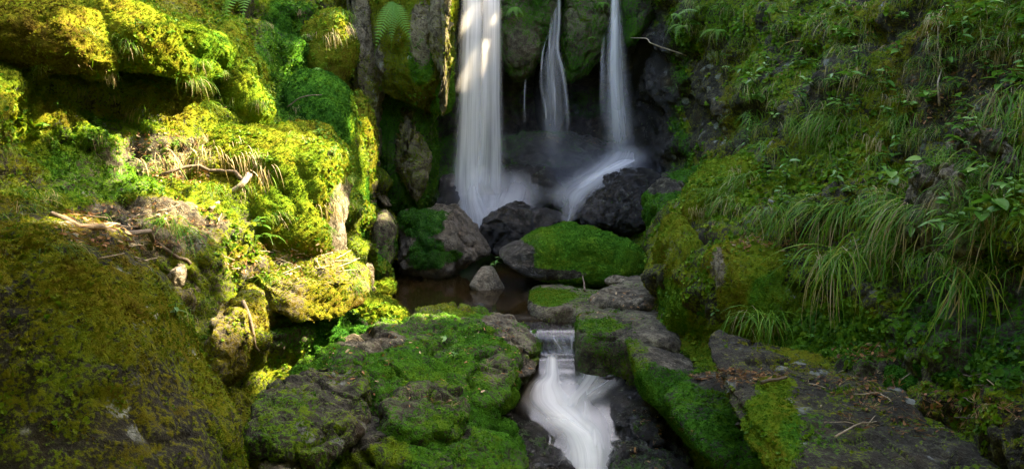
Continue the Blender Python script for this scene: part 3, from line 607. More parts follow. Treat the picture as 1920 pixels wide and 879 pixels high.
for k, (ol, Y, dp, lab) in enumerate([
    ([(765, 625), (790, 600), (840, 590), (895, 612), (905, 650), (860, 675), (800, 668)], 5.45, .6, 'small mossy hump between the upper ledge and the bare crests'),
    ([(570, 720), (600, 680), (660, 655), (725, 668), (740, 715), (690, 750), (610, 752)], 4.85, .7, 'dark crested mossy hump behind the cracked grey rock'),
    ([(705, 790), (735, 745), (790, 728), (845, 748), (858, 800), (810, 840), (730, 835)], 4.3, .5, 'mossy hump with a dark rocky hollow on the big lower boulder')]):
    rock('mossy_ledge', lab, 'rock', ol, Y, dp, 2.8, .6, disp=LEDGE, seed=47 + k, attrs=A_(.52, .05, .28, 0, .35, seed=47 + k), sprigs=.45, msize=.8)
# big dark rock at the lower left
rock('boulder', 'huge dark olive mossy boulder filling the lower left corner with pale lichen spots', 'boulder',
     [(-420, 430), (-190, 420), (-60, 445), (20, 490), (90, 545), (165, 615), (228, 690), (290, 795), (345, 850), (390, 910), (410, 980), (400, 1200), (-420, 1200)], 2.75, 1.1, 2.4, .45, disp=((.06, 1.3, 3, 'f'), (.05, 3.5, 2, 'b'), (.02, 10, 2, 'b'), (.01, 26, 3, 'f')), seed=50, cuts=0,
     attrs=A_(.57, .0, .66, .0, .0, .8, seed=50), cover=.15, msize=.9)
# left bank mounds, knobs, blocks
LB = [
 ('mossy_mound', 'mossy overhanging knob pointing right from the top left slope', [(100, 30), (200, -30), (300, 15), (380, 48), (420, 82), (434, 118), (424, 150), (395, 158), (350, 150), (300, 138), (255, 122), (200, 105), (130, 85)], 5.95, 1.0, .35, A_(.95, .0, .58, seed=60, pt=[(400, 110, 40, 50, .40)]), .3),
 ('mossy_mound', 'brown-green mossy hump over a dark hollow at the top left', [(-60, 20), (60, 0), (160, 20), (245, 65), (232, 110), (200, 138), (150, 140), (90, 128), (20, 108), (-60, 100)], 5.35, .7, .3, A_(.9, .0, .72, seed=61), .3),
 ('mossy_mound', 'steep yellow-green mossy rib right of the overhanging knob', [(400, 40), (440, 70), (472, 110), (498, 160), (520, 215), (508, 245), (440, 240), (400, 190), (405, 120)], 6.7, .7, .3, A_(.95, .0, .55, seed=62), .6),
 ('mossy_mound', 'large sunlit yellow-green mound with grass tufts and a pale bare right edge', [(300, 250), (380, 232), (450, 232), (520, 228), (580, 228), (622, 255), (652, 300), (663, 350), (662, 420), (655, 480), (600, 505), (540, 480), (460, 440), (390, 390), (320, 330)], 6.05, 1.1, .6, A_(.88, .0, .62, 0, .95, seed=64, pm=[(650, 420, 34, 80, .15), (350, 300, 60, 25, .5)]), .4),
 ('mossy_mound', 'dark blue-green mossy dome with a sunlit rim left of the cliff', [(540, 225), (528, 170), (556, 138), (600, 138), (640, 160), (660, 200), (672, 240), (684, 300), (692, 360), (692, 440), (678, 500), (650, 515), (600, 500), (560, 400), (545, 300)], 7.4, 1.1, .1, A_(.95, .0, .16, seed=65, pt=[(672, 250, 16, 130, .5)]), .3),  # sunlit rim is also put into the moss tint, yellower along the right edge
 ('mossy_column', 'narrow sunlit mossy rib running down right of the blue-green dome', [(655, 165), (682, 200), (702, 240), (708, 300), (696, 380), (694, 460), (684, 474), (676, 380), (668, 290), (655, 220)], 7.9, .5, .0, A_(.75, .0, .68, 0, .8, seed=66), .2),
 ('mossy_mound', 'golden mossy clump with small hanging grass above the blue-green dome', [(566, 70), (590, 30), (630, 15), (655, 45), (670, 90), (660, 135), (640, 168), (612, 165), (580, 135)], 8.0, .45, .2, A_(.85, .0, .68, 0, .8, seed=67), .4),
 ('cliff_rib', 'pale bare rock rib between the golden clump and the overhanging cliff block', [(640, -60), (722, -60), (728, 60), (724, 140), (716, 230), (712, 330), (702, 390), (684, 330), (668, 220), (655, 100)], 8.7, .9, .0, A_(.35, .1, .62, 0, 1.0, .6, seed=68), .0),
 ('cliff_block', 'overhanging olive mossy cliff block hanging above a dark recess', [(688, -120), (848, -120), (852, 0), (842, 60), (838, 130), (832, 190), (812, 212), (760, 198), (714, 190), (700, 150), (690, 60)], 8.7, 1.1, .0, A_(.66, .0, .68, 0, .75, .9, seed=69, pm=[(790, 60, 22, 60, .3), (705, 130, 16, 40, .3)], pt=[(790, 120, 26, 50, .25), (840, 100, 14, 120, .6)]), .3),
 ('cliff_rib', 'thin pale yellow rib of rock catching the sun left of the main waterfall', [(812, -80), (830, -80), (842, 10), (838, 70), (826, 130), (820, 205), (804, 214), (806, 150), (820, 90), (826, 20)], 8.25, .35, .0, A_(.35, .0, .62, 0, 1.0, seed=170), .0),
 ('cliff_rib', 'bright green ferny strip of rock beside the main waterfall', [(818, 90), (838, 100), (852, 150), (848, 205), (822, 222), (808, 200), (812, 130)], 8.55, .35, .0, A_(.9, .0, .35, seed=70), .4),
 ('cliff_rib', 'dark wet rock lip at the left edge of the main waterfall', [(848, -80), (876, -80), (870, 20), (866, 90), (860, 150), (850, 60)], 9.1, .35, .0, A_(.15, .0, .3, .9, .2, seed=71), .0),
 ('cliff_column', 'dark green upright cliff face under the overhanging block', [(702, 190), (760, 180), (812, 195), (820, 260), (816, 330), (806, 390), (770, 405), (730, 400), (706, 330)], 9.05, .9, -.05, A_(.62, .0, .32, .2, .4, seed=72), .2),
 ('cliff_column', 'curved brown rock ridge catching the sun in the recess', [(765, 205), (800, 205), (806, 240), (775, 262), (768, 310), (782, 345), (800, 370), (780, 378), (752, 345), (742, 300), (748, 250)], 8.7, .4, .0, A_(.45, .0, .6, 0, .85, seed=73), .0),
 ('boulder', 'rounded brown boulder with mossy front behind the green cushions', [(697, 412), (715, 394), (737, 402), (746, 430), (744, 482), (736, 508), (712, 500), (698, 460)], 7.75, .5, .2, A_(.5, .0, .45, .1, .5, seed=74, pt=[(720, 460, 20, 30, .2)]), .0),
 ('boulder', 'right one of two smooth green moss cushions at the pool edge', [(680, 480), (700, 474), (716, 488), (722, 510), (712, 530), (690, 532), (678, 510)], 7.25, .4, .2, A_(1, .0, .20, seed=75), .0),
 ('boulder', 'left one of two smooth green moss cushions at the pool edge', [(652, 490), (668, 474), (688, 486), (698, 512), (688, 532), (660, 528)], 7.1, .4, .2, A_(1, .0, .20, seed=76), .0),
 ('stone', 'little round mossy stone lit by the sun left of the pool', [(692, 540), (704, 522), (728, 520), (746, 534), (744, 552), (715, 558), (696, 552)], 6.85, .35, .2, A_(1, .0, .50, seed=77), .0),
 ('boulder', 'sunlit yellow mossy boulder stepping down to the pool', [(660, 590), (672, 560), (705, 548), (740, 560), (765, 590), (755, 618), (700, 628), (668, 615)], 6.35, .7, .3, A_(.75, .0, .60, 0, .9, seed=78), .2),
 ('boulder', 'pale dry sunlit rock above the yellow mossy boulder', [(630, 500), (650, 478), (680, 490), (696, 520), (694, 560), (660, 580), (632, 560)], 6.55, .5, .2, A_(.25, .0, .70, 0, 1.0, seed=79), .1),
 ('rock_ledge', 'wide sunlit earthy ledge covered with dry grass and litter', [(410, 470), (440, 452), (500, 448), (580, 456), (640, 488), (682, 530), (690, 570), (650, 600), (570, 585), (490, 560), (430, 530)], 5.45, .9, 1.1, A_(.56, -.05, .70, 0, .7, seed=80, pm=[(620, 570, 50, 40, .7)]), .2),
 ('rock_block', 'upright mossy block left of the narrow crack in the bank', [(235, 535), (300, 524), (355, 532), (378, 552), (380, 620), (380, 710), (330, 710), (280, 650), (250, 590)], 4.65, .7, .3, A_(.55, .0, .62, 0, .6, seed=81), .3),
 ('rock_block', 'upright mossy block right of the narrow crack in the bank', [(388, 548), (440, 538), (490, 562), (515, 620), (505, 690), (455, 730), (402, 722), (388, 640)], 4.75, .7, .3, A_(.55, .0, .66, 0, .7, seed=82), .2),
 ('stone', 'small square stone standing on the ledge above the crack', [(326, 492), (332, 483), (352, 485), (360, 500), (358, 530), (338, 534), (328, 520)], 4.85, .25, .1, A_(.2, .0, .6, 0, .8, seed=83), .0),
]
for k, (nm, lab, ol, Y, dp, lean, at_, cov) in enumerate(LB):
    soft = 'moss' in nm or 'cushion' in lab
    pw_ = 5 if nm in ('rock_block',) else 2.5
    if 'square' in lab: pw_ = 4
    rock(nm, lab, nm.split('_')[-1] if nm != 'cliff_rib' else 'cliff rib', ol, Y, dp, pw_, lean, disp=(((.05, 1.3, 3, 'f'), (.03, 5, 2, 'b'), (.008, 22, 3, 'f')) if 'cushion' in lab or 'dome' in lab else SOFT) if soft or 'little' in lab or 'earthy' in lab else ((.05, 1.6, 3, 'f'), (.05, 4, 2, 'b'), (.03, 3, 2, 'g'), (.018, 16, 3, 'f')) if 'block' in nm else (((.06, 1.6, 3, 'f'), (.06, 4, 2, 'b'), (.04, 3.5, 2, 'g'), (.02, 15, 3, 'f')) if 'cliff' in nm else MOUND), cuts=2 if 'moss' in nm else 4, attrs=at_, seed=60 + k, cover=cov)
RB = [
 ('mossy_outcrop', 'tall yellow-green mossy outcrop standing over the right side of the pool', [(1226, 600), (1232, 500), (1242, 450), (1275, 408), (1320, 415), (1348, 470), (1350, 560), (1358, 640), (1345, 700), (1300, 680), (1245, 625)], 5.95, 1.0, .3, A_(.80, .05, .62, 0, .8, seed=90, pt=[(1250, 600, 40, 80, .38)]), .2),
 ('mossy_outcrop', 'rounded mossy hump with pale bare stone on its left flank, right of the tall outcrop', [(1326, 530), (1334, 485), (1370, 452), (1430, 446), (1478, 470), (1500, 520), (1495, 590), (1440, 625), (1380, 615), (1340, 585)], 5.3, .9, .4, A_(.74, .05, .64, 0, .9, .5, seed=91, pm=[(1345, 500, 14, 40, .35)], pt=[(1460, 560, 50, 50, .4)]), .5),
 ('mossy_outcrop', 'sloping light green mossy shoulder above the tall outcrop', [(1272, 400), (1290, 350), (1330, 318), (1370, 300), (1430, 300), (1450, 360), (1410, 430), (1330, 440), (1280, 425)], 6.25, .9, .5, A_(.9, .05, .56, seed=92), .5),
 ('boulder', 'green mossy boulder with a grey top between the outcrop and the large black boulder', [(1203, 395), (1225, 358), (1268, 325), (1310, 308), (1360, 305), (1350, 345), (1310, 385), (1270, 425), (1222, 450)], 7.9, 1.0, .4, A_(.72, .0, .22, .1, .25, seed=93, pm=[(1240, 345, 40, 18, .15)]), .0),
 ('lichen_rock', 'upright dark rock with white lichen under the drooping grass', [(1700, 470), (1708, 350), (1730, 310), (1780, 300), (1815, 350), (1820, 440), (1790, 520), (1720, 520)], 4.15, .7, .3, A_(.1, .0, .6, 0, .45, 1.0, seed=94), .0),
 ('lichen_rock', 'grey lichen rock half hidden in grass above the upright one', [(1800, 300), (1820, 255), (1860, 245), (1885, 280), (1885, 350), (1850, 385), (1810, 360)], 4.2, .6, .3, A_(.12, .0, .5, 0, .5, 1.0, seed=95), .0),
 ('lichen_rock', 'dark lichen-spotted rock at the right edge of the picture', [(1862, 500), (1870, 420), (1900, 385), (1960, 380), (1990, 430), (1980, 500), (1920, 530)], 3.75, .6, .3, A_(.15, .0, .6, 0, .35, 1.0, seed=96), .0),
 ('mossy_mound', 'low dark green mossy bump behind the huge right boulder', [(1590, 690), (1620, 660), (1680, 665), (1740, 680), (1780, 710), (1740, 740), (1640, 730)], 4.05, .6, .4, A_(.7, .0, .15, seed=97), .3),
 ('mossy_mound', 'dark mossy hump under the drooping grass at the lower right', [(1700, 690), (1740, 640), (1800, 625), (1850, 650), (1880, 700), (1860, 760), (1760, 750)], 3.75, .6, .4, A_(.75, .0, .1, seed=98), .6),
]
for k, (nm, lab, ol, Y, dp, lean, at_, cov) in enumerate(RB):
    rock(nm, lab, nm.split('_')[-1], ol, Y, dp, 2.7, lean, disp=SOFT if 'moss' in nm else HARD, cuts=3, cutq=.85, attrs=at_, seed=90 + k, cover=cov)
for k, (lab, ol, Y, dp, at_) in enumerate([
    ('tall hanging cliff slab between the main and the middle waterfall', [(928, -140), (1046, -140), (1044, -20), (1032, 50), (1014, 112), (992, 145), (962, 156), (944, 130), (936, 60)], 10.0, .8, A_(.52, .0, .2, .3, .8, seed=110)),
    ('tall hanging cliff slab between the middle and the right waterfall', [(1042, -140), (1150, -140), (1150, 0), (1142, 60), (1120, 110), (1090, 145), (1066, 160), (1056, 120), (1052, 60), (1056, 0)], 10.15, .8, A_(.52, .0, .22, .3, .8, seed=111)),
    ('slanting green cliff slab right of the right waterfall', [(1160, -140), (1290, -140), (1250, -10), (1225, 35), (1185, 85), (1166, 60)], 9.9, .7, A_(.58, .0, .2, .3, .4, seed=112)),
    ('dark wet rock behind the middle waterfall', [(1008, 120), (1030, 80), (1060, 95), (1066, 160), (1050, 240), (1015, 240), (1000, 180)], 10.7, .5, A_(.2, .0, .1, 1, .15, seed=113))]):
    rock('cliff_slab', lab, 'cliff slab', ol, Y, dp, 3, -.03, disp=((.07, 1.4, 3, 'f'), (.05, 4, 3, 'b'), (.03, 3, 2, 'c'), (.025, 14, 4, 'f')), cuts=4, attrs=at_, seed=110 + k, sprigs=.4)

# ------------------------------------------------------------------ stream bed, pool and running water
bc = [820, 900, 980, 1060, 1140, 1220, 1320, 1420]; br = [500, 560, 610, 650, 690, 740, 790, 840, 900, 1100]
BZ = [-.35, -.30, -.16, -.24, -.33, -.42, -.48, -.57, -.70, -1.0]
gx_, gy_ = np.meshgrid(np.arange(820, 1421, 4.0), np.concatenate([np.arange(500, 905, 4.0), np.arange(905, 1101, 15.0)]))
zz = np.interp(gy_, br, BZ)
P = atz(gx_, gy_, zz).reshape(-1, 3); i = np.arange(len(P)).reshape(gx_.shape)
F = np.stack([i[1:, :-1], i[1:, 1:], i[:-1, 1:], i[:-1, :-1]], -1).reshape(-1, 4); N_ = normals(P, F)
P = P + N_ * (.06 * fbm(P, 2, 3, seed=5) + .05 * (billow(P, 5, 2, seed=5) - .5) + .015 * fbm(P, 18, 3))[:, None]
register(P, normals(P, F))
link('stream_bed', make_mesh('stream_bed', P, F, A_(.05, .05, .4, 1, 0)(P, normals(P, F)), mat=ROCK), kind='structure')
def pool_material():
    m_, t = mat('pool_water'); g = NT(t); out = g.n('OutputMaterial')
    tr = g.n('BsdfTransparent'); tr.inputs[0].default_value = (.50, .36, .17, 1)
    df = g.n('BsdfDiffuse'); df.inputs[0].default_value = (.035, .022, .007, 1)
    m0 = g.n('MixShader'); m0.inputs[0].default_value = .35; g.l(tr.outputs[0], m0.inputs[1]); g.l(df.outputs[0], m0.inputs[2])
    gl = g.n('BsdfGlossy'); gl.inputs['Roughness'].default_value = .08
    co = g.objc(); n = g.noise(2.2, 3, .5, co); bp = g.n('Bump'); bp.inputs['Strength'].default_value = .3; bp.inputs['Distance'].default_value = .02
    g.l(n, bp.inputs['Height']); g.l(bp.outputs[0], gl.inputs['Normal'])
    fr = g.n('Fresnel'); fr.inputs[0].default_value = 1.33; g.l(bp.outputs[0], fr.inputs['Normal'])
    mx = g.n('MixShader'); g.l(g.m('ADD', fr.outputs[0], .06, clamp=True), mx.inputs[0]); g.l(m0.outputs[0], mx.inputs[1]); g.l(gl.outputs[0], mx.inputs[2]); g.l(mx.outputs[0], out.inputs[0]); return m_
POOL = pool_material()
pv = atz(np.array([640, 1420, 1260, 1130, 1000, 980, 800, 700]), np.array([500, 500, 610, 612, 612, 590, 570, 560]), 0.0)
xs, ys = np.meshgrid(np.linspace(-2.3, 2.4, 60), np.linspace(6.13, 9.0, 40)); P = np.stack([xs, ys, 0 * xs], -1).reshape(-1, 3)
i = np.arange(len(P)).reshape(xs.shape); F = np.stack([i[:-1, :-1], i[:-1, 1:], i[1:, 1:], i[1:, :-1]], -1).reshape(-1, 4)
link('pool_water', make_mesh('pool_water', P, F, mat=POOL), kind='structure')

def foam_material(name, su, sv, white=(.86, .89, .93), lo=.25, glass=0.0):
    """silky water: across = 'u', along = 'v', thickness of the veil = 'dens'"""
    m_, t = mat(name); g = NT(t); out = g.n('OutputMaterial')
    cb = g.n('CombineXYZ'); g.l(g.m('MULTIPLY', g.attr('u'), su), cb.inputs[0]); g.l(g.m('MULTIPLY', g.attr('v'), sv), cb.inputs[1]); g.l(g.attr('w'), cb.inputs[2])
    n = g.noise(1.0, 5, .6, cb.outputs[0], .3)
    cb2 = g.n('CombineXYZ'); g.l(g.m('MULTIPLY', g.attr('u'), su * 6), cb2.inputs[0]); g.l(g.m('MULTIPLY', g.attr('v'), sv), cb2.inputs[1]); g.l(g.attr('w'), cb2.inputs[2])
    n2 = g.noise(1.0, 3, .6, cb2.outputs[0])
    s = g.m('ADD', g.m('MULTIPLY', n, 1.4), g.m('MULTIPLY', n2, .6))
    al = g.m('MULTIPLY', g.attr('dens'), g.mr(s, .65, 1.25, lo, 1.0), clamp=True)
    df = g.n('BsdfDiffuse'); df.inputs[0].default_value = (*white, 1); tl = g.n('BsdfTranslucent'); tl.inputs[0].default_value = (*white, 1)
    m1 = g.n('MixShader'); m1.inputs[0].default_value = .45; g.l(df.outputs[0], m1.inputs[1]); g.l(tl.outputs[0], m1.inputs[2])
    tr = g.n('BsdfTransparent'); mx = g.n('MixShader'); g.l(al, mx.inputs[0])
    base = tr.outputs[0]
    if glass:
        gl = g.n('BsdfGlossy'); gl.inputs['Roughness'].default_value = .22; bpn = g.n('Bump'); bpn.inputs['Strength'].default_value = .15; bpn.inputs['Distance'].default_value = .05; g.l(n, bpn.inputs['Height']); g.l(bpn.outputs[0], gl.inputs['Normal']); fr = g.n('Fresnel'); fr.inputs[0].default_value = 1.33
        tr.inputs[0].default_value = (.75, .62, .42, 1)
        mg = g.n('MixShader'); g.l(g.m('ADD', fr.outputs[0], glass, clamp=True), mg.inputs[0]); g.l(tr.outputs[0], mg.inputs[1]); g.l(gl.outputs[0], mg.inputs[2]); base = mg.outputs[0]
    g.l(base, mx.inputs[1]); g.l(m1.outputs[0], mx.inputs[2]); g.l(mx.outputs[0], out.inputs[0]); return m_
FALLM = foam_material('falling_water', 6, .5, white=(.97, .97, .99), lo=.45)
STREAMM = foam_material('white_water', 2.0, .5, white=(.90, .91, .86), glass=.02, lo=.65)
CASCM = foam_material('cascade_water', 3.2, .5, white=(.93, .94, .89), lo=.35)
def ribbon(rows, nu, nv, bulge, seed, jit=0.0, edge=.35, dmul=1.0, woff=0.0):
    """rows: (py, px centre, half width px, Y, density)"""
    R = np.array(rows, float); v = np.linspace(R[0, 0], R[-1, 0], nv); C = cr(R[:, 0], R[:, 1:], v)
    u = np.linspace(-1, 1, nu); U, Vv = np.meshgrid(u, v)
    wob = .12 * np.sin(Vv * .013 + seed) * jit
    px = C[:, 0:1] + (U + wob) * C[:, 1:2]; Y = C[:, 2:3] - bulge * np.sqrt(np.clip(1 - U ** 2, 0, 1))
    P = at(px, Vv, Y + 0 * px).reshape(-1, 3)
    dens = (C[:, 3:4] * dmul * sst(0, edge, 1 - np.abs(U)) ** 1.6).ravel()
    i = np.arange(nu * nv).reshape(nv, nu); F = np.stack([i[1:, :-1], i[1:, 1:], i[:-1, 1:], i[:-1, :-1]], -1).reshape(-1, 4)
    L = np.concatenate([[0], np.cumsum(np.linalg.norm(np.diff(P.reshape(nv, nu, 3)[:, nu // 2], axis=0), axis=1))])
    A = dict(u=((U + 1) * .5 * np.ones_like(px)).ravel(), v=np.repeat(L, nu), w=np.full(nu * nv, seed * 3.7 + woff), dens=np.clip(dens, 0, 1.5))
    return P, F, A
def join(rs):
    V, F, o, A = [], [], 0, {}
    for (v, f, a) in rs:
        V.append(v); F.append(f + o); o += len(v)
        for k, x in a.items(): A.setdefault(k, []).append(x)
    return np.concatenate(V), np.concatenate(F), {k: np.concatenate(x) for k, x in A.items()}
def waterfall(name, label, layers, m, kind=None, cat='waterfall', group=None):
    V, F, A = join(layers); b = np.array([V[:, 0].mean(), V[:, 1].mean(), V[:, 2].min()])
    return link(name, make_mesh(name, V - b, F, A, mat=m), None, tuple(b), label=label, cat=cat, kind=kind, group=group)
mainL = [(-220, 886, 24, 9.0, .95), (0, 885, 25, 8.92, .95), (120, 883, 28, 8.88, .9), (250, 882, 31, 8.86, .85), (340, 880, 36, 8.84, .8), (400, 888, 44, 8.80, .7), (445, 893, 40, 8.76, .0)]
mainR = [(-220, 918, 21, 8.84, .95), (0, 920, 22, 8.80, .95), (120, 921, 25, 8.92, .85), (250, 921, 31, 8.88, .7), (340, 916, 40, 8.84, .55), (400, 908, 48, 8.80, .5), (445, 900, 46, 8.76, .0)]
waterfall('waterfall', 'tall wide silky white waterfall, the leftmost and brightest of the three', [ribbon(mainL, 22, 60, .08, 1, jit=.5, edge=.6), ribbon(mainR, 22, 60, .08, 2, jit=.6, edge=.6), ribbon([(a, (b + 903) / 2, c * 2.0, d + .12, e * .35) for a, b, c, d, e in mainL], 26, 50, .12, 3, edge=.9),
    ribbon([(290, 900, 36, 9.0, .0), (340, 902, 56, 8.80, .3), (375, 912, 86, 8.88, .5), (405, 918, 100, 8.8, .45), (440, 910, 70, 8.75, .0)], 34, 30, .12, 4, edge=1.0),
    ribbon([(330, 884, 12, 8.80, .0), (370, 886, 34, 8.76, .7), (410, 896, 44, 8.75, .8), (452, 898, 24, 8.7, .0)], 26, 30, .10, 33, edge=1.0)], FALLM)
waterfall('waterfall', 'thin middle waterfall running down between the two hanging slabs', [ribbon([(-200, 1046, 9, 9.9, .4), (0, 1042, 9, 9.8, .45), (60, 1040, 12, 9.75, .4), (120, 1034, 26, 9.7, .42), (240, 1034, 38, 9.65, .28), (310, 1036, 40, 9.6, 0)], 22, 50, .05, 5, edge=1.0, jit=1),
    ribbon([(-100, 1050, 4, 9.75, .4), (30, 1048, 6, 9.72, .6), (90, 1044, 6, 9.7, .45), (130, 1052, 7, 9.65, .4), (200, 1062, 6, 9.6, .3), (255, 1066, 6, 9.6, 0)], 7, 40, .02, 6, edge=.9, jit=2), ribbon([(60, 1028, 2, 9.7, 0), (105, 1016, 3, 9.65, .45), (150, 1014, 5, 9.62, .2), (210, 1024, 5, 9.6, .35), (250, 1026, 5, 9.6, 0)], 7, 30, .02, 7, edge=.9, jit=3),
    ribbon([(20, 1036, 3, 9.7, 0), (80, 1030, 4, 9.67, .5), (130, 1034, 3, 9.65, .2), (170, 1040, 4, 9.6, .5), (242, 1042, 6, 9.6, 0)], 7, 30, .02, 8, edge=.9, jit=2)], FALLM)
waterfall('waterfall', 'right waterfall fanning out as a thin veil onto the black boulder', [ribbon([(-200, 1146, 13, 9.8, .6), (0, 1153, 14, 9.7, .65), (80, 1156, 24, 9.6, .6), (160, 1160, 36, 9.5, .5), (240, 1163, 44, 9.4, .42), (306, 1166, 46, 9.3, .0)], 26, 50, .08, 9, edge=1.0, jit=1),
    ribbon([(-100, 1150, 7, 9.7, .7), (60, 1152, 9, 9.6, .75), (130, 1150, 12, 9.5, .45), (210, 1158, 22, 9.4, .3), (300, 1160, 34, 9.35, .0)], 14, 40, .04, 10, edge=1.0, jit=1.5), ribbon([(60, 1134, 3, 9.65, .0), (110, 1130, 6, 9.6, .35), (200, 1128, 9, 9.55, .12), (230, 1128, 8, 9.5, 0)], 8, 30, .02, 11, edge=.9, jit=2)], FALLM)
waterfall('waterfall', 'very thin trickle dripping from the left hanging slab into the dark cavern', [ribbon([(146, 985, 2.5, 9.7, .0), (165, 984, 3, 9.7, .4), (200, 983, 3, 9.7, .35), (232, 984, 5, 9.7, 0)], 7, 20, .01, 12, edge=.9)], FALLM)
waterfall('rapid', 'misty white rapid curving from the right waterfall down between the boulders', [
    ribbon([(272, 1176, 50, 9.4, .0), (296, 1166, 66, 9.2, .55), (318, 1140, 80, 8.98, .6), (342, 1104, 84, 8.78, .55), (368, 1074, 72, 8.6, .5), (392, 1070, 34, 8.45, .3), (420, 1064, 16, 8.3, .3), (446, 1066, 9, 8.2, .0)], 26, 50, .03, 13, edge=1.0),
    ribbon([(296, 1186, 30, 9.2, .0), (306, 1168, 34, 9.05, .85), (320, 1140, 26, 8.85, .7), (336, 1108, 18, 8.68, .5), (356, 1086, 12, 8.55, 0)], 20, 40, .03, 14, edge=1.0)], FALLM, cat='rapid')
waterfall('rapid', 'veil of water sliding over the dark rocks right of the main waterfall foot', [
    ribbon([(315, 960, 40, 9.1, .0), (345, 968, 80, 8.95, .3), (370, 962, 96, 8.75, .4), (390, 950, 90, 8.6, .35), (418, 915, 50, 8.45, .0)], 30, 40, .06, 15, edge=1.0)], FALLM, cat='rapid')
st_rows = [(592, 1062, 90, 6.24, .0), (606, 1062, 84, 6.10, .0), (622, 1058, 66, 5.95, .04), (634, 1052, 56, 5.90, .10), (650, 1052, 54, 5.87, .12), (664, 1062, 56, 5.84, .10), (674, 1068, 76, 5.76, .08), (692, 1078, 84, 5.68, .12), (715, 1072, 100, 5.52, .2), (738, 1068, 112, 5.38, .28), (760, 1080, 104, 5.24, .3),
           (790, 1092, 92, 5.07, .5), (820, 1106, 76, 4.92, .5), (850, 1104, 84, 4.78, .5), (880, 1098, 100, 4.66, .5), (930, 1095, 110, 4.5, .5), (1000, 1090, 130, 4.3, .5)]
waterfall('stream_water', None, [ribbon(st_rows, 60, 150, -.0, 20, edge=.9)], STREAMM, kind='structure', cat=None)
waterfall('cascade', 'soft white cascade bending left and right over the rocks at the bottom', [
    ribbon([(624, 1034, 6, 5.93, 0), (636, 1040, 9, 5.87, .35), (652, 1050, 9, 5.84, .3), (664, 1054, 8, 5.81, 0)], 10, 16, .02, 26, edge=1.0), ribbon([(622, 1072, 5, 5.93, 0), (634, 1072, 7, 5.87, .45), (652, 1072, 6, 5.84, .35), (664, 1072, 6, 5.81, 0)], 10, 16, .02, 27, edge=1.0),
    ribbon([(622, 1094, 4, 5.93, 0), (634, 1095, 6, 5.87, .6), (652, 1096, 6, 5.84, .6), (668, 1097, 6, 5.80, 0)], 10, 16, .02, 28, edge=1.0), ribbon([(626, 1052, 5, 5.93, 0), (640, 1056, 6, 5.87, .2), (660, 1064, 14, 5.82, .3), (668, 1066, 22, 5.80, 0)], 10, 16, .02, 29, edge=1.0),
    ribbon([(662, 1032, 18, 5.82, 0), (674, 1034, 22, 5.75, .85), (700, 1034, 28, 5.6, .9), (724, 1022, 60, 5.44, .9), (748, 1026, 84, 5.29, .95), (780, 1056, 84, 5.1, 1), (815, 1092, 70, 4.92, 1), (850, 1102, 68, 4.76, 1), (900, 1100, 72, 4.58, 1), (980, 1095, 90, 4.35, 1)], 34, 90, .03, 21, edge=1.0),
    ribbon([(664, 1106, 26, 5.80, 0), (678, 1110, 34, 5.72, .75), (700, 1112, 40, 5.58, .7), (722, 1100, 44, 5.44, .45), (750, 1076, 46, 5.26, .4), (790, 1066, 40, 5.1, 0)], 30, 50, .03, 22, edge=1.0),
    ribbon([(680, 1152, 12, 5.68, 0), (698, 1156, 24, 5.58, .5), (714, 1142, 34, 5.48, .45), (736, 1112, 42, 5.34, .45), (762, 1084, 40, 5.2, 0)], 20, 40, .02, 23, edge=1.0),
    ribbon([(770, 1030, 50, 5.14, 0), (790, 1050, 66, 5.04, .55), (815, 1084, 62, 4.92, .6), (850, 1096, 60, 4.77, .7), (885, 1098, 60, 4.62, .6), (930, 1098, 60, 4.5, 0)], 26, 40, .05, 34, edge=1.0),
    ribbon([(742, 1092, 8, 5.27, 0), (756, 1098, 13, 5.19, .35), (778, 1098, 16, 5.07, .3), (802, 1098, 18, 4.96, 0)], 14, 24, .03, 24, edge=1.0),
    ribbon([(792, 1112, 8, 5.0, 0), (808, 1114, 12, 4.92, .35), (832, 1116, 16, 4.81, .3), (856, 1116, 18, 4.7, 0)], 14, 24, .03, 25, edge=1.0),
    ribbon([(856, 1010, 40, 4.84, 0), (866, 1030, 60, 4.78, .45), (876, 1050, 60, 4.72, .5), (890, 1070, 50, 4.66, 0)], 20, 16, .02, 35, edge=1.0)], CASCM, cat='cascade')
# spray hanging at the foot of the falls
def mist_material(name, d):
    m_, t = mat(name); g = NT(t); out = g.n('OutputMaterial'); v = g.n('VolumePrincipled'); v.inputs['Color'].default_value = (.85, .9, 1, 1); v.inputs['Anisotropy'].default_value = .2
    co = g.objc(); ln = g.n('VectorMath', operation='LENGTH'); g.l(co, ln.inputs[0])
    f = g.mr(ln.outputs['Value'], .95, .0, 0, d); g.l(g.m('MULTIPLY', f, g.mr(g.noise(1.6, 2, .5, co), .3, .7, .4, 1.2)), v.inputs['Density']); g.l(v.outputs[0], out.inputs['Volume']); return m_
def mist(px, py, Y, s, d):
    c = at(px, py, Y); U, F = cube_sphere(10)
    o = link('mist', make_mesh('mist', U, F, mat=mist_material('mist', d)), None, tuple(c), kind='stuff'); o.scale = s
mist(905, 385, 8.85, (.60, .5, .50), 2.6)
mist(1110, 320, 9.2, (1.0, .5, .42), .9)
mist(1040, 280, 9.4, (1.3, .6, .9), .15)
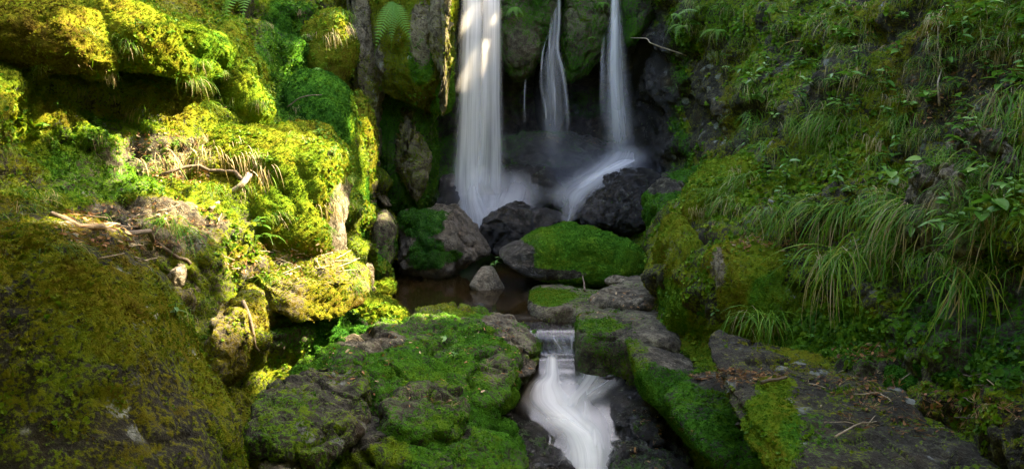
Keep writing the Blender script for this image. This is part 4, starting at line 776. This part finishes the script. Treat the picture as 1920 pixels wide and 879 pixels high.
# ------------------------------------------------------------------ grass, leafy plants, ferns, twigs
def grass_mesh(seed, n, L, W, droop, spread, dry, dirx=0.0, up=.6):
    """one tuft: arching blades; local +Y leans away from the slope, -Z is down"""
    rng = np.random.default_rng(seed); seg = 6; V, F, T = [], [], []
    for i in range(n):
        isdry = rng.random() < dry; l = L * rng.uniform(.45, 1.1) * (.8 if isdry else 1); a = rng.normal(0, spread) + dirx + (rng.random() < .15) * rng.normal(0, 1.2)
        d = np.array([math.sin(a), -math.cos(a) * .8, up * rng.uniform(.3, 1.4) * (.25 if isdry else 1)]); d /= np.linalg.norm(d)
        p = np.array([rng.normal(0, .06), rng.normal(0, .035), rng.normal(0, .02)]); cv = rng.normal(0, .5); kink = rng.integers(2, 9); g = droop * rng.uniform(.7, 1.3) * (1.8 if isdry else 1)
        side = np.cross(d, [0, 0, 1]); side /= np.linalg.norm(side); tw = rng.normal(0, .35); w0 = W * rng.uniform(.6, 1.3)
        c = rng.uniform(.78, 1) if isdry else np.clip(rng.normal(.36, .16), 0, .7); o = len(V)
        for k in range(seg + 1):
            t = k / seg; s2 = side * math.cos(tw) + np.array([0, 0, 1]) * math.sin(tw); wd = w0 * (1 - t ** 2.2) * (.6 + .4 * min(1, t * 4)) + .0002
            V += [p - s2 * wd, p + s2 * wd]; T += [c, c]
            if k < seg: F.append([o + 2 * k, o + 2 * k + 1, o + 2 * k + 3, o + 2 * k + 2])
            d = d + np.array([0, 0, -g / seg]) + side * cv / seg + (k == kink) * np.array([rng.normal(0, .4), 0, -.6]); d /= np.linalg.norm(d); p = p + d * l / seg
    return make_mesh('grass_tuft', np.array(V), np.array(F), dict(tint=T), mat=GRASS)
TUFT = {'droop': [grass_mesh(200 + k, 80, .42, .0028, 2.2, .6, .22, dx) for k, dx in enumerate((-.5, -.25, 0, .3))],
        'fine': [grass_mesh(210 + k, 90, .26, .0018, 2.0, .9, .25, dx) for k, dx in enumerate((-.4, 0, .3))],
        'upright': [grass_mesh(220 + k, 34, .26, .0032, .9, 1.6, .08, 0, 1.6) for k in range(2)],
        'dry': [grass_mesh(230 + k, 110, .24, .0022, 2.6, .6, .9, 0, .35) for k in range(2)],
        'long': [grass_mesh(240 + k, 90, .55, .0030, 2.3, .55, .38, dx, u) for k, (dx, u) in enumerate(((-.35, .6), (.05, .4), (-.6, .8), (-.15, .5)))]}
rg = np.random.default_rng(77)
build_map()
_tuft_n = 0
def tuft(px, py, kind, scale, label, group=None, lean=None, var=None):
    global _tuft_n; _tuft_n += 1
    loc, n = spot(px, py); ms = TUFT[kind]; me = ms[var if var is not None else int(rg.integers(len(ms)))]
    face = math.atan2(n[0], -n[1]) if abs(n[0]) + abs(n[1]) > .15 else 0.0
    o = link('grass_tuft', me, None, tuple(loc - n * .015), label=label, cat='grass tuft', group=group)
    o.rotation_euler = (rg.normal(0, .12), rg.normal(0, .12), (face * .6 if lean is None else lean) + rg.normal(0, .25)); o.scale = (scale,) * 3
    return o
def leaf_mesh(name, L, W, seed, m, bend=.25, lobes=0):
    rng = np.random.default_rng(seed); n = 7; V, F = [], []
    for k in range(n + 1):
        t = k / n; wd = W * math.sin(math.pi * t ** .8) ** .8 * .5 * (1 + lobes * math.sin(t * 26)); z = -bend * L * t * t
        V += [(-wd, L * t, z + wd * .35), (0, L * t, z), (wd, L * t, z + wd * .35)]
    for k in range(n):
        o = 3 * k; F += [[o, o + 1, o + 4, o + 3], [o + 1, o + 2, o + 5, o + 4]]
    return make_mesh(name, np.array(V), np.array(F), dict(tint=np.full(len(V), rng.uniform(.25, .85))), mat=m)
LEAVES = [leaf_mesh('leaf', 1, .34, k, LEAF) for k in range(4)]; ROUND = [leaf_mesh('leaf', 1, .62, 10 + k, LEAF, .15) for k in range(3)]
STEM = leaf_material('stem', [(0, (.05, .12, .03)), (1, (.14, .10, .04))], trans=0)
def stem_tint(me): a = me.attributes.new('tint', 'FLOAT', 'POINT'); return me
def plant(px, py, label, n=8, L=.08, H=.16, seed=0, shape='long', up=(0, -.35, 1), group=None):
    rng = np.random.default_rng(seed); loc, nn = spot(px, py)
    e = empty('leafy_plant', tuple(loc), label=label, cat='plant', group=group)
    d = np.array(up, float) + nn * .5; d /= np.linalg.norm(d); pts = [np.zeros(3)]; bend = rng.normal(0, .12, 3)
    for k in range(6): d = d + bend / 6 + np.array([0, 0, -.03]); d /= np.linalg.norm(d); pts.append(pts[-1] + d * H / 6)
    link('stem', stem_tint(tube_mesh('stem', [tube(pts, np.linspace(.0035, .0015, 7), 5)], STEM)), e)
    ms = LEAVES if shape == 'long' else ROUND
    for k in range(n):
        t = (k + 1) / n; p = np.array([np.interp(t * 6, range(7), np.array(pts)[:, c]) for c in range(3)])
        o = link('leaf', ms[int(rng.integers(len(ms)))], e, tuple(p)); a = k * 2.4 + rng.normal(0, .3)
        o.rotation_euler = (rng.uniform(-.1, .65) - .2, rng.normal(0, .25), a); s = L * rng.uniform(.65, 1.15) * (1 - .35 * t * (n > 6)); o.scale = (s, s, s)
    return e
def frond_mesh(L, n, seed):
    rng = np.random.default_rng(seed); V, F = [], []
    def quad(a, b, c, d): o = len(V); V.extend([a, b, c, d]); F.append([o, o + 1, o + 2, o + 3])
    pts = [np.array([0, L * (k / n), .28 * L * math.sin(2.4 * k / n) - .30 * L * (k / n) ** 2]) for k in range(n + 1)]
    for k in range(n):
        quad(pts[k] + [-.004 * L, 0, 0], pts[k] + [.004 * L, 0, 0], pts[k + 1] + [.003 * L, 0, 0], pts[k + 1] + [-.003 * L, 0, 0])
        t = k / n; pl = L * .20 * math.sin(math.pi * min(1, t * .9 + .2)) ** .8 * (1 - t * .45)
        for s in (-1, 1):
            dr = np.array([s, .42, -.14]); dr /= np.linalg.norm(dr); fw = np.array([-.35 * s, 1, 0]) * L * .012; b = pts[k]
            quad(b - fw * .8, b + dr * pl * .4 - fw * 1.0, b + dr * pl * .4 + fw * 1.0, b + fw * .8)
            quad(b + dr * pl * .4 - fw, b + dr * pl - fw * .1, b + dr * pl + fw * .1, b + dr * pl * .4 + fw)
    V = np.array(V); return make_mesh('frond', V, np.array(F), dict(tint=rng.uniform(.2, .8) + .2 * V[:, 1] / L), mat=FERN, smooth=False)
FRONDS = [frond_mesh(1.0, 20, 300 + k) for k in range(3)]
def fern(px, py, label, n=5, L=.3, down=.2, seed=0, spread=1.2, dirx=0.0, group=None, splay=0.0):
    rng = np.random.default_rng(seed); loc, nn = spot(px, py); e = empty('fern', tuple(loc), label=label, cat='fern', group=group)
    for k in range(n):
        a = math.pi + dirx + (k - (n - 1) / 2) / max(1, n - 1) * spread * 2 + rng.normal(0, .12)
        o = link('frond', FRONDS[k % 3], e, (0, 0, 0)); o.rotation_euler = (-down + rng.normal(0, .12), rng.normal(0, .15) + splay * (k - (n - 1) / 2), a); s = L * rng.uniform(.75, 1.1); o.scale = (s, s, s)
    return e
LAND = [(1740, 400, 'the upright lichen rock'), (1845, 300, 'the grey lichen rock half hidden in grass'), (1920, 450, 'the lichen-spotted rock at the right edge'), (1400, 520, 'the rounded mossy hump'), (1350, 360, 'the mossy shoulder'), (1395, 130, 'the pale broad-leaved plant'),
        (1390, 262, 'the feathery grey-green plant'), (1665, 175, 'the plant with long dark leaves'), (1520, 90, 'the upright dark green blades'), (1765, 160, 'the brown gap with the curved twig'), (1575, 470, 'the tuft with dry brown blades'), (1850, 15, 'the big leaves in the upper corner'), (1290, 40, 'the feathery fern tuft'), (1800, 520, 'the lowest drooping tuft')]
LANDL = [(330, 130, 'the overhanging mossy knob'), (480, 160, 'the steep mossy rib'), (430, 355, 'the broken branch stub'), (620, 90, 'the golden mossy clump'), (70, 400, 'the edge root on the left ledge'), (600, 300, 'the crest of the large sunlit mound'), (340, 560, 'the left upright block'), (150, 60, 'the hump at the top left')]
def where(x, y, lst=None):
    lx, ly, nm = min(lst or LAND, key=lambda q: (q[0] - x) ** 2 + (q[1] - y) ** 2); dx, dy = x - lx, y - ly
    if math.hypot(dx, dy) < 22: return 'at ' + nm
    v = 'above' if dy < 0 else 'below'; h = 'left of' if dx < 0 else 'right of'
    if abs(dx) > 2 * abs(dy): return ('just ' if abs(dx) < 70 else 'farther ') + h + ' ' + nm
    if abs(dy) > 2 * abs(dx): return ('just ' if abs(dy) < 60 else 'well ') + v + ' ' + nm
    return v + ' and ' + h + ' ' + nm
# named plants
plant(1395, 130, 'pale broad-leaved plant hanging on the upper left end of the right bank', 10, .085, .16, 1, up=(-.6, -.4, .2))
plant(1365, 105, 'small pale-leaved plant just above the hanging broad-leaved one', 7, .06, .12, 2, up=(-.4, -.4, .4))
plant(1390, 262, 'feathery grey-green plant with many narrow leaves above the mossy shoulder', 20, .065, .22, 3, up=(.2, -.4, .8))
plant(1368, 275, 'thin plant with small yellow buds beside the feathery grey-green one', 9, .035, .26, 4, up=(-.2, -.3, 1))
plant(1665, 175, 'plant with long dark green leaves in the middle of the grassy slope', 11, .10, .18, 5)
plant(1700, 430, 'green leaves on a stem in front of the white lichen rock', 9, .09, .20, 6, up=(.4, -.6, .2))
plant(1790, 420, 'large-leaved twig reaching in front of the lichen rock from the right', 8, .10, .24, 7, up=(-.5, -.8, .3))
plant(1468, 495, 'small upright light green herb on the rounded mossy hump', 12, .045, .10, 8, up=(0, -.5, 1))
plant(1515, 628, 'three-leaved seedling beside the brown oak leaf', 5, .055, .04, 9, 'round')
plant(1632, 640, 'small round-leaved seedling over the dark moss', 6, .045, .07, 10, 'round')
plant(1470, 330, 'broad light green leaves above the grass tuft on the shoulder', 10, .10, .16, 11, 'round')
plant(1425, 320, 'cluster of light leaves at the crest of the mossy shoulder', 9, .075, .12, 12)
plant(1345, 345, 'little leafy sprig at the left edge of the mossy shoulder', 7, .05, .10, 13, up=(-.6, -.3, .5))
plant(1460, 90, 'pale leaves beside the hanging dry grass at the top', 8, .07, .14, 14)
plant(1850, 15, 'big dark leaves hanging in from the upper right corner', 8, .14, .22, 15, up=(-.2, -.8, 0))
plant(1560, 330, 'leafy stem among the drooping blades left of the lichen rocks', 9, .07, .14, 16)
plant(1340, 590, 'tiny leafy sprout at the foot of the rounded hump', 6, .04, .06, 17, 'round')
plant(835, 635, 'single bright green round leaf on the mossy ledge by the stream', 2, .06, .02, 18, 'round')
plant(850, 668, 'light green seedling on the mossy ledge', 6, .035, .05, 19, 'round')
plant(495, 430, 'fresh green leafy plant at the back of the sunlit ledge', 9, .07, .09, 20, 'round')
plant(505, 190, 'small bright leafy shoot at the end of the mossy rib', 10, .06, .10, 21)
plant(330, 590, 'little green plant with narrow leaves on the upright block', 8, .06, .06, 22)
plant(1830, 560, 'pair of round leaves above the drooping grass at the lower right', 4, .07, .06, 23, 'round')
plant(920, 490, 'green weed with a reddish stem growing behind the pointed stone', 14, .07, .20, 24, up=(.3, -.3, .8))
nW = 0
while nW < 115:
    px, py = float(rg.uniform(1290, 1940)), float(rg.uniform(-20, 500))
    if py > 330 + (px - 1300) * .3 or (px < 1370 and py > 90): continue
    dk = px > 1700
    plant(px, py, ('low ' if nW % 2 else 'small ') + ('narrow' if nW % 3 else 'round') + '-leaved weed ' + where(px, py), int(rg.integers(6, 12)), float(rg.uniform(.05, .10)), .12, 140 + nW, 'long' if nW % 3 else 'round', up=(-.3, -.5, .6), group='small weeds on the right bank'); nW += 1
fern(738, 5, 'hanging fern at the top of the overhanging cliff block', 3, .48, 1.3, 1, .1, splay=.38)
fern(478, -22, 'dark fern hanging in at the top above the shaded slope', 5, .62, .55, 2, .5, -.5)
fern(598, 122, 'small blue-green fern in front of the shaded hollow', 3, .22, .3, 3, .6)
fern(965, 12, 'small fern at the top of the left hanging slab', 4, .20, 1.0, 4, .5, splay=.5)
fern(1105, 68, 'tiny fern on the right hanging slab', 4, .16, .5, 5, 1.2)
fern(1128, 4, 'fern at the top edge of the right hanging slab', 3, .16, .8, 6, .6)
fern(1272, 55, 'feathery fern tuft at the top left end of the right bank', 6, .30, .4, 7, 1.4, .4)
fern(1310, 20, 'fern behind the feathery tuft at the top of the right bank', 6, .30, .3, 8, 1.4)
fern(1350, 50, 'fern with arching fronds left of the pale-leaved plant', 5, .26, .4, 9, 1.2)
fern(490, 445, 'green fern lying at the edge of the sunlit ledge', 5, .18, .0, 10, 1.4)
fern(1260, 20, 'light fern leaning over the slanting slab', 4, .24, .6, 11, 1.0, .5)
# named tufts
tuft(1575, 380, 'long', 1.0, 'long drooping grass tuft over the middle of the right bank')
tuft(1640, 430, 'long', 1.05, 'thick hanging grass with a pale dry skirt left of the lichen rock', lean=.1)
tuft(1575, 470, 'long', 1.05, 'big grass tuft with dry brown blades hanging below it', lean=-.3)
tuft(1800, 520, 'long', 1.0, 'drooping grass tuft with a dry skirt at the lower right', lean=.2)
tuft(1690, 380, 'long', .9, 'dense blades falling past the white lichen rock')
tuft(1470, 395, 'droop', 1.0, 'grass tuft with a beard of dead blades on the mossy shoulder', lean=0)
tuft(1440, 590, 'droop', .9, 'hanging tuft under the rounded mossy hump', lean=0)
tuft(1400, 590, 'droop', .8, 'left part of the fringe of grass below the rounded hump', lean=.1)
tuft(1520, 90, 'upright', 1.1, 'upright dark green blades near the top of the right bank')
tuft(1360, 370, 'fine', 1.2, 'soft bright tuft on the left side of the mossy shoulder', lean=-.4)
tuft(1900, 170, 'long', 1.0, 'long grass leaning in from the right edge')
tuft(400, 345, 'droop', .6, 'green tuft beside the broken branch on the sunlit mound')
for k, (x, y, s) in enumerate([(300, 290, .8), (375, 280, .9), (350, 300, .8), (460, 290, .7), (480, 320, .8), (440, 265, .6), (620, 380, .5)]): tuft(x, y, 'dry', s * 1.5, ['broad', 'middle', 'low', 'right', 'thin', 'upper', 'far right'][k] + ' bleached straw tuft ' + where(x, y, LANDL), 'dry grass tufts on the sunlit mound')
for k, (x, y, s, kd) in enumerate([(390, 195, .8, 'fine'), (350, 160, .7, 'fine'), (330, 420, .8, 'droop'), (300, 400, .7, 'droop'), (60, 380, .7, 'fine'), (500, 395, .6, 'fine'), (590, 300, .5, 'upright'), (640, 15, .8, 'fine'), (660, 40, .7, 'dry'), (620, 60, .8, 'dry'), (330, 580, .5, 'fine'), (100, 450, .5, 'fine'), (250, 205, .5, 'dry'), (470, 180, .5, 'fine')]):
    tuft(x, y, kd, s, {'fine': 'small fine', 'dry': 'small dead', 'droop': 'drooping', 'upright': 'upright'}[kd] + ' grass tuft ' + where(x, y, LANDL), 'small grass tufts on the left bank')
nL = 0
while nL < 75:
    x, y = float(rg.uniform(0, 690)), float(rg.uniform(10, 560))
    if y > 400 + max(0, x - 60) * .5: continue
    kd = ('fine', 'fine', 'dry', 'upright', 'fine')[int(rg.integers(5))]
    tuft(x, y, kd, float(rg.uniform(.3, .6)), {'fine': 'little fine', 'dry': 'little withered', 'upright': 'little upright'}[kd] + ' grass tuft ' + where(x, y, LANDL), 'small grass tufts on the left bank'); nL += 1
for k in range(26):
    x, y = float(rg.uniform(0, 640)), float(rg.uniform(20, 420))
    plant(x, y, 'tiny leafy sprout ' + where(x, y, LANDL), int(rg.integers(6, 11)), float(rg.uniform(.03, .05)), .06, 340 + k, 'round' if k % 2 else 'long', up=(.1, -.5, .7), group='tiny sprouts on the left bank')
# the rest of the grass of the right bank
pl = [(1250, -10), (1500, -60), (1960, -60), (1960, 560), (1900, 540), (1700, 480), (1560, 520), (1500, 440), (1400, 420), (1300, 400), (1380, 300), (1420, 250), (1360, 120), (1290, 90)]
def inside(x, y):
    c = False
    for i in range(len(pl)):
        (x1, y1), (x2, y2) = pl[i], pl[i - 1]
        if (y1 > y) != (y2 > y) and x < (x2 - x1) * (y - y1) / (y2 - y1) + x1: c = not c
    return c
cnt = 0; used = []
while cnt < 190:
    x, y = rg.uniform(1250, 1960), rg.uniform(-60, 560)
    if not inside(x, y) or any((x - a) ** 2 + (y - b) ** 2 < 22 ** 2 for a, b in used): continue
    dens = fbm(np.array([[x * .006, y * .006, 3.3]]), 1, 2)[0]
    if dens < -.12 and rg.random() < .7: continue
    used.append((x, y)); cnt += 1
    far = x < 1400 or y < 200
    kd = 'fine' if far or rg.random() < .4 else ('long' if rg.random() < .14 else 'droop')
    if rg.random() < .16: kd = 'dry'
    tuft(x, y, kd, rg.uniform(.45, .85), {'fine': 'short fine', 'long': 'long-bladed', 'droop': 'drooping', 'dry': 'dead brown'}[kd] + ' grass tuft ' + where(x, y), 'grass tufts of the right bank', lean=-.25 + rg.normal(0, .6))

# twigs, roots, a broken branch
def stick(name, label, pix, r0, r1, m=BARK, cat='twig', off=.01, sub=10, wob=.01, group=None):
    pts = []
    for px, py, *o in pix:
        l, n = spot(px, py); pts.append(l + n * (o[0] if o else off))
    pts = np.array(pts); t = np.linspace(0, len(pts) - 1, sub + 1); Q = cr(np.arange(len(pts)), pts, t); Q += fbm(Q, 9, 2)[:, None] * wob
    me = tube_mesh(name, [tube(Q - Q[0], np.linspace(r0, r1, len(Q)), 8)], m); return link(name, me, None, tuple(Q[0]), label=label, cat=cat, group=group)
stick('branch', 'curved dark root arching over the sunlit mound', [(300, 328, .0), (360, 318, .02), (410, 316, .03), (440, 326, .03), (458, 345, .03)], .010, .014, BARK, 'branch', wob=.03)
stick('branch', 'broken pale branch stub lying on the sunlit mound', [(470, 334, .03), (445, 352, .03), (420, 372, .03), (394, 394, .0)], .021, .017, PALEBARK, 'branch')
stick('root', 'thin dark root half buried along the edge of the left ledge', [(90, 405, .0), (150, 412, .005), (230, 425, .0), (290, 450, .005), (335, 480, .0), (352, 500, -.01)], .014, .010, BARK, 'root', wob=.03)
stick('root', 'thin root hanging down the block right of the crack', [(455, 565, .01), (468, 600, .01), (478, 640, .01), (500, 670, .0)], .012, .007, BARK, 'root')
stick('twig', 'bleached forked twig hanging at the top left of the right bank', [(1290, 90, .1), (1265, 60, .3), (1245, 55, .25), (1212, 68, .25)], .006, .003, PALEBARK)
stick('twig', 'bare brown twig lying across the dark mossy slope', [(540, 205, .03), (570, 190, .04), (600, 180, .03)], .006, .003)
stick('twig', 'thin curved pale twig in the brown gap of the right bank', [(1760, 200, .03), (1755, 160, .04), (1770, 130, .03)], .006, .003, PALEBARK)
stick('twig', 'short reddish stick standing in front of the broad mossy boulder', [(1094, 536, .01), (1095, 516, .03)], .008, .005)
stick('twig', 'pale twig lying on top of the huge right boulder', [(1560, 815, .01), (1600, 805, .02), (1640, 795, .01)], .004, .002, PALEBARK)
stick('twig', 'brown stick on the flat top of the block beside the huge right boulder', [(1425, 722, .01), (1450, 718, .02), (1475, 710, .01)], .009, .006)
for k in range(26):
    x, y = rg.uniform(150, 420), rg.uniform(385, 490)
    stick('twig', 'thin dry twig lying in the litter of the left ledge', [(x, y, .005), (x + rg.uniform(15, 50), y + rg.uniform(-14, 14), .02)], .003, .0015, PALEBARK if k % 2 else BARK, sub=6, group='twigs in the litter of the left ledge')
for k in range(24):
    x, y = rg.uniform(440, 640), rg.uniform(455, 520)
    stick('twig', 'dry grass stalk lying on the wide sunlit ledge', [(x, y, .005), (x + rg.uniform(-30, 40), y + rg.uniform(-16, 16), .02)], .003, .0015, PALEBARK, sub=6, group='dry stalks on the sunlit ledge')
for k in range(22):
    x, y = rg.uniform(1500, 1900), rg.uniform(700, 800)
    stick('twig', 'dry twig lying on the litter around the huge right boulder', [(x, y, .005), (x + rg.uniform(-30, 50), y + rg.uniform(-12, 16), .015)], .0028, .0012, PALEBARK if k % 2 else BARK, sub=6, group='twigs around the huge right boulder')

# litter of dead leaves and needles: nobody could count it
def litter(regions, seed, tint=(.2, .8), label='brown dead leaves and needles'):
    rng = np.random.default_rng(seed); P, n, q = [], [], []
    for (x, y, rx, ry, cnt_) in regions:
        for _ in range(cnt_):
            a, r = rng.uniform(0, 6.28), math.sqrt(rng.random()); l, nn = spot(x + rx * r * math.cos(a), y + ry * r * math.sin(a)); P.append(l + nn * .006); n.append(nn)
    P, n = np.array(P), np.array(n); k = rng.random(len(P)) < .4
    scatter_obj('fallen_leaves', 'litter', P_LITTER, P[k], n[k] + [0, 0, .5], rng.uniform(.004, .017, k.sum()), rng.uniform(*tint, k.sum()), rng, tilt=.4)
    scatter_obj('fallen_needles', 'needle', P_NEEDLE, P[~k], n[~k] + [0, 0, .5], rng.uniform(.012, .035, (~k).sum()), rng.uniform(.3, 1, (~k).sum()), rng, tilt=.3)
litter([(270, 425, 170, 45, 380), (540, 490, 120, 35, 260), (330, 320, 60, 20, 160), (300, 270, 90, 30, 160)], 1, (.5, 1))
litter([(1380, 705, 90, 14, 220), (1600, 720, 90, 25, 130), (1740, 770, 170, 45, 260), (1620, 660, 60, 14, 110), (1450, 450, 90, 22, 200), (1820, 180, 120, 90, 260), (1560, 80, 200, 90, 200)], 2, (.0, .7))
litter([(800, 680, 200, 90, 130), (1150, 570, 80, 30, 50), (1220, 820, 80, 60, 40), (950, 620, 60, 30, 30), (1080, 250, 80, 20, 60)], 3, (.45, 1))

# ------------------------------------------------------------------ trees outside the frame, the low ones added for shade: their crowns shade the gorge
LIT = []
def lit(px, py, r, Y=None):
    l = spot(px, py)[0] if Y is None else at(px, py, Y); LIT.append((l, r))
for q in LITPX: lit(*q)
LP = np.array([l for l, r in LIT]); LR = np.array([r for l, r in LIT])
def tree(name, label, x, y, h, crown_c, crown_r, n, seed):
    rng = np.random.default_rng(seed); z0 = float(ground_z(np.array([x]), np.array([y]))[0]) - .2
    e = empty(name, (x, y, z0), label=label, cat='tree'); base = np.array([x, y, z0])
    C = np.array(crown_c, float) - base; top = np.array([C[0] * .8, C[1] * .8, C[2]])
    pts = [np.array([0, 0, 0]), top * [.1, .1, .35], top * [.35, .35, .7], top]
    q = cr([0, 1, 2, 3], np.array(pts), np.linspace(0, 3, 12)); parts = [tube(q, np.linspace(.22, .07, 12), 8)]
    for k in range(9):
        s = q[5 + k % 6]; d = rng.normal(size=3) * crown_r; t = C + d * .5; parts.append(tube([s, (s + t) / 2 + [0, 0, .15], t], [.07, .04, .015], 6))
    link('trunk', tube_mesh('trunk', parts, BARK), e)
    # leaf clumps of the crown, gaps cut where sun must reach the lit patches
    cl = rng.normal(size=(n // 14, 3)); cl /= np.linalg.norm(cl, axis=1)[:, None]; cl = cl * rng.random((len(cl), 1)) ** .4 * crown_r
    p = np.repeat(cl, 14, 0) + rng.normal(size=(len(cl) * 14, 3)) * .17 + C + base
    t = p[:, None] - LP[None]; al = t @ SUN; perp = np.linalg.norm(t - al[..., None] * SUN, axis=2)
    keep = ~((perp < LR * (1 + .35 * fbm(p, 2.2, 2)[:, None])).any(1)); p = p[keep] - base
    m_ = len(p); a = rng.normal(size=(m_, 3)); a /= np.linalg.norm(a, axis=1)[:, None]; b = np.cross(a, rng.normal(size=(m_, 3))); b /= np.linalg.norm(b, axis=1)[:, None]
    s = rng.uniform(.085, .13, (m_, 1)); V = np.stack([p - a * s, p + b * s * .6, p + a * s, p - b * s * .6], 1).reshape(-1, 3); F = np.arange(m_ * 4).reshape(-1, 4)
    link('crown', make_mesh('crown', V, F, dict(tint=np.repeat(rng.random(m_), 4)), mat=CANOPY, smooth=False), e)
for k, (x, y, cx, cy, cz, r, n, lab) in enumerate([
    (8.2, 4.5, 5.2, 4.6, 7.2, (2.4, 2.4, 1.3), 23000, 'nearest leafy tree leaning over the right bank'),
    (9.5, 8.5, 6.8, 7.6, 7.8, (2.6, 2.5, 1.4), 23000, 'second leafy tree above the right bank, beside the falls'),
    (7.5, 13.5, 5.6, 11.3, 8.2, (3.0, 2.3, 1.3), 22000, 'leafy tree standing behind the top of the falls'),
    (11.5, 11.5, 10.4, 10.2, 8.4, (2.5, 2.4, 1.4), 19000, 'leafy tree farthest up the right slope'),
    (11, 5.5, 9.4, 5.2, 8.4, (2.5, 2.5, 1.4), 19000, 'leafy tree high on the right slope behind the nearest one'),
    (7.2, 1.0, 5.0, 1.2, 6.6, (2.6, 2.2, 1.2), 23000, 'leafy tree on the right bank beside the viewer'),
    (-6.2, .2, -3.2, .6, 3.4, (2.0, 1.7, .7), 14000, 'unseen low leafy tree added to shade the left foreground'),  # added out of view to darken the left foreground
    (-8.0, 6.5, -6.0, 7.3, 5.9, (1.8, 2.6, 1.0), 14000, 'leafy tree above the left bank'),
    (5.6, 15.0, 3.2, 9.4, 8.6, (2.3, 2.3, 1.0), 17000, 'slender leafy tree reaching over the falls'),
    (-4.5, 2.6, -2.0, 2.7, 3.8, (2.2, 1.6, .45), 24000, 'unseen leafy tree added to shade the huge left boulder'),  # added crown, blocks the sky above the left boulder
    (3.6, -1.6, -.5, .9, 3.5, (2.3, 1.2, .5), 14000, 'unseen leafy tree over the viewer, added to shade the huge left boulder'),  # added overhead, out of view, cuts light from the camera side
    (5.4, 1.0, 3.2, 1.4, 4.0, (1.5, 1.4, .6), 12000, 'unseen low leafy tree added to shade the huge right boulder')]):  # added crown, keeps sky light off the right foreground
    tree('leafy_tree', lab, x, y, 0, (cx, cy, cz), np.array(r), n, 400 + k)
# the wood that encloses the gorge on all sides
def forest():
    rng = np.random.default_rng(900); pos = []
    for y in np.arange(-9, 20, 3.6): pos += [(-9.5, y, 4.5), (-11.5, y + 1.5, 8.5), (15.5, y, 5.0), (17, y + 1.5, 8.5)]
    for x in np.arange(-9, 17, 3.6): pos += [(x, -9.5, 5.5), (x + 1.5, -11.5, 9.5), (x, 20, 5.5), (x + 1.5, 22, 9.0)]
    Vs = []
    for (x, y, z) in pos:
        n = 950; q = rng.normal(size=(n, 3)); q /= np.linalg.norm(q, axis=1)[:, None]; r = rng.uniform(.65, 1.0, (n, 1))
        p = np.array([x, y, z]) + rng.normal(0, .5, 3) + q * r * [2.7, 2.7, 2.9]
        a = rng.normal(size=(n, 3)); a /= np.linalg.norm(a, axis=1)[:, None]; b = np.cross(a, rng.normal(size=(n, 3))); b /= np.linalg.norm(b, axis=1)[:, None]
        s = rng.uniform(.22, .42, (n, 1)); Vs.append(np.stack([p - a * s, p + b * s * .6, p + a * s, p - b * s * .6], 1).reshape(-1, 3))
    V = np.concatenate(Vs); F = np.arange(len(V)).reshape(-1, 4)
    link('forest', make_mesh('forest', V, F, dict(tint=np.repeat(rng.random(len(F)), 4)), mat=CANOPY, smooth=False), kind='stuff')
forest()
print('INSTANCES', NINST[0], 'TRIS', sum(len(m.polygons) * 2 for m in bpy.data.meshes))
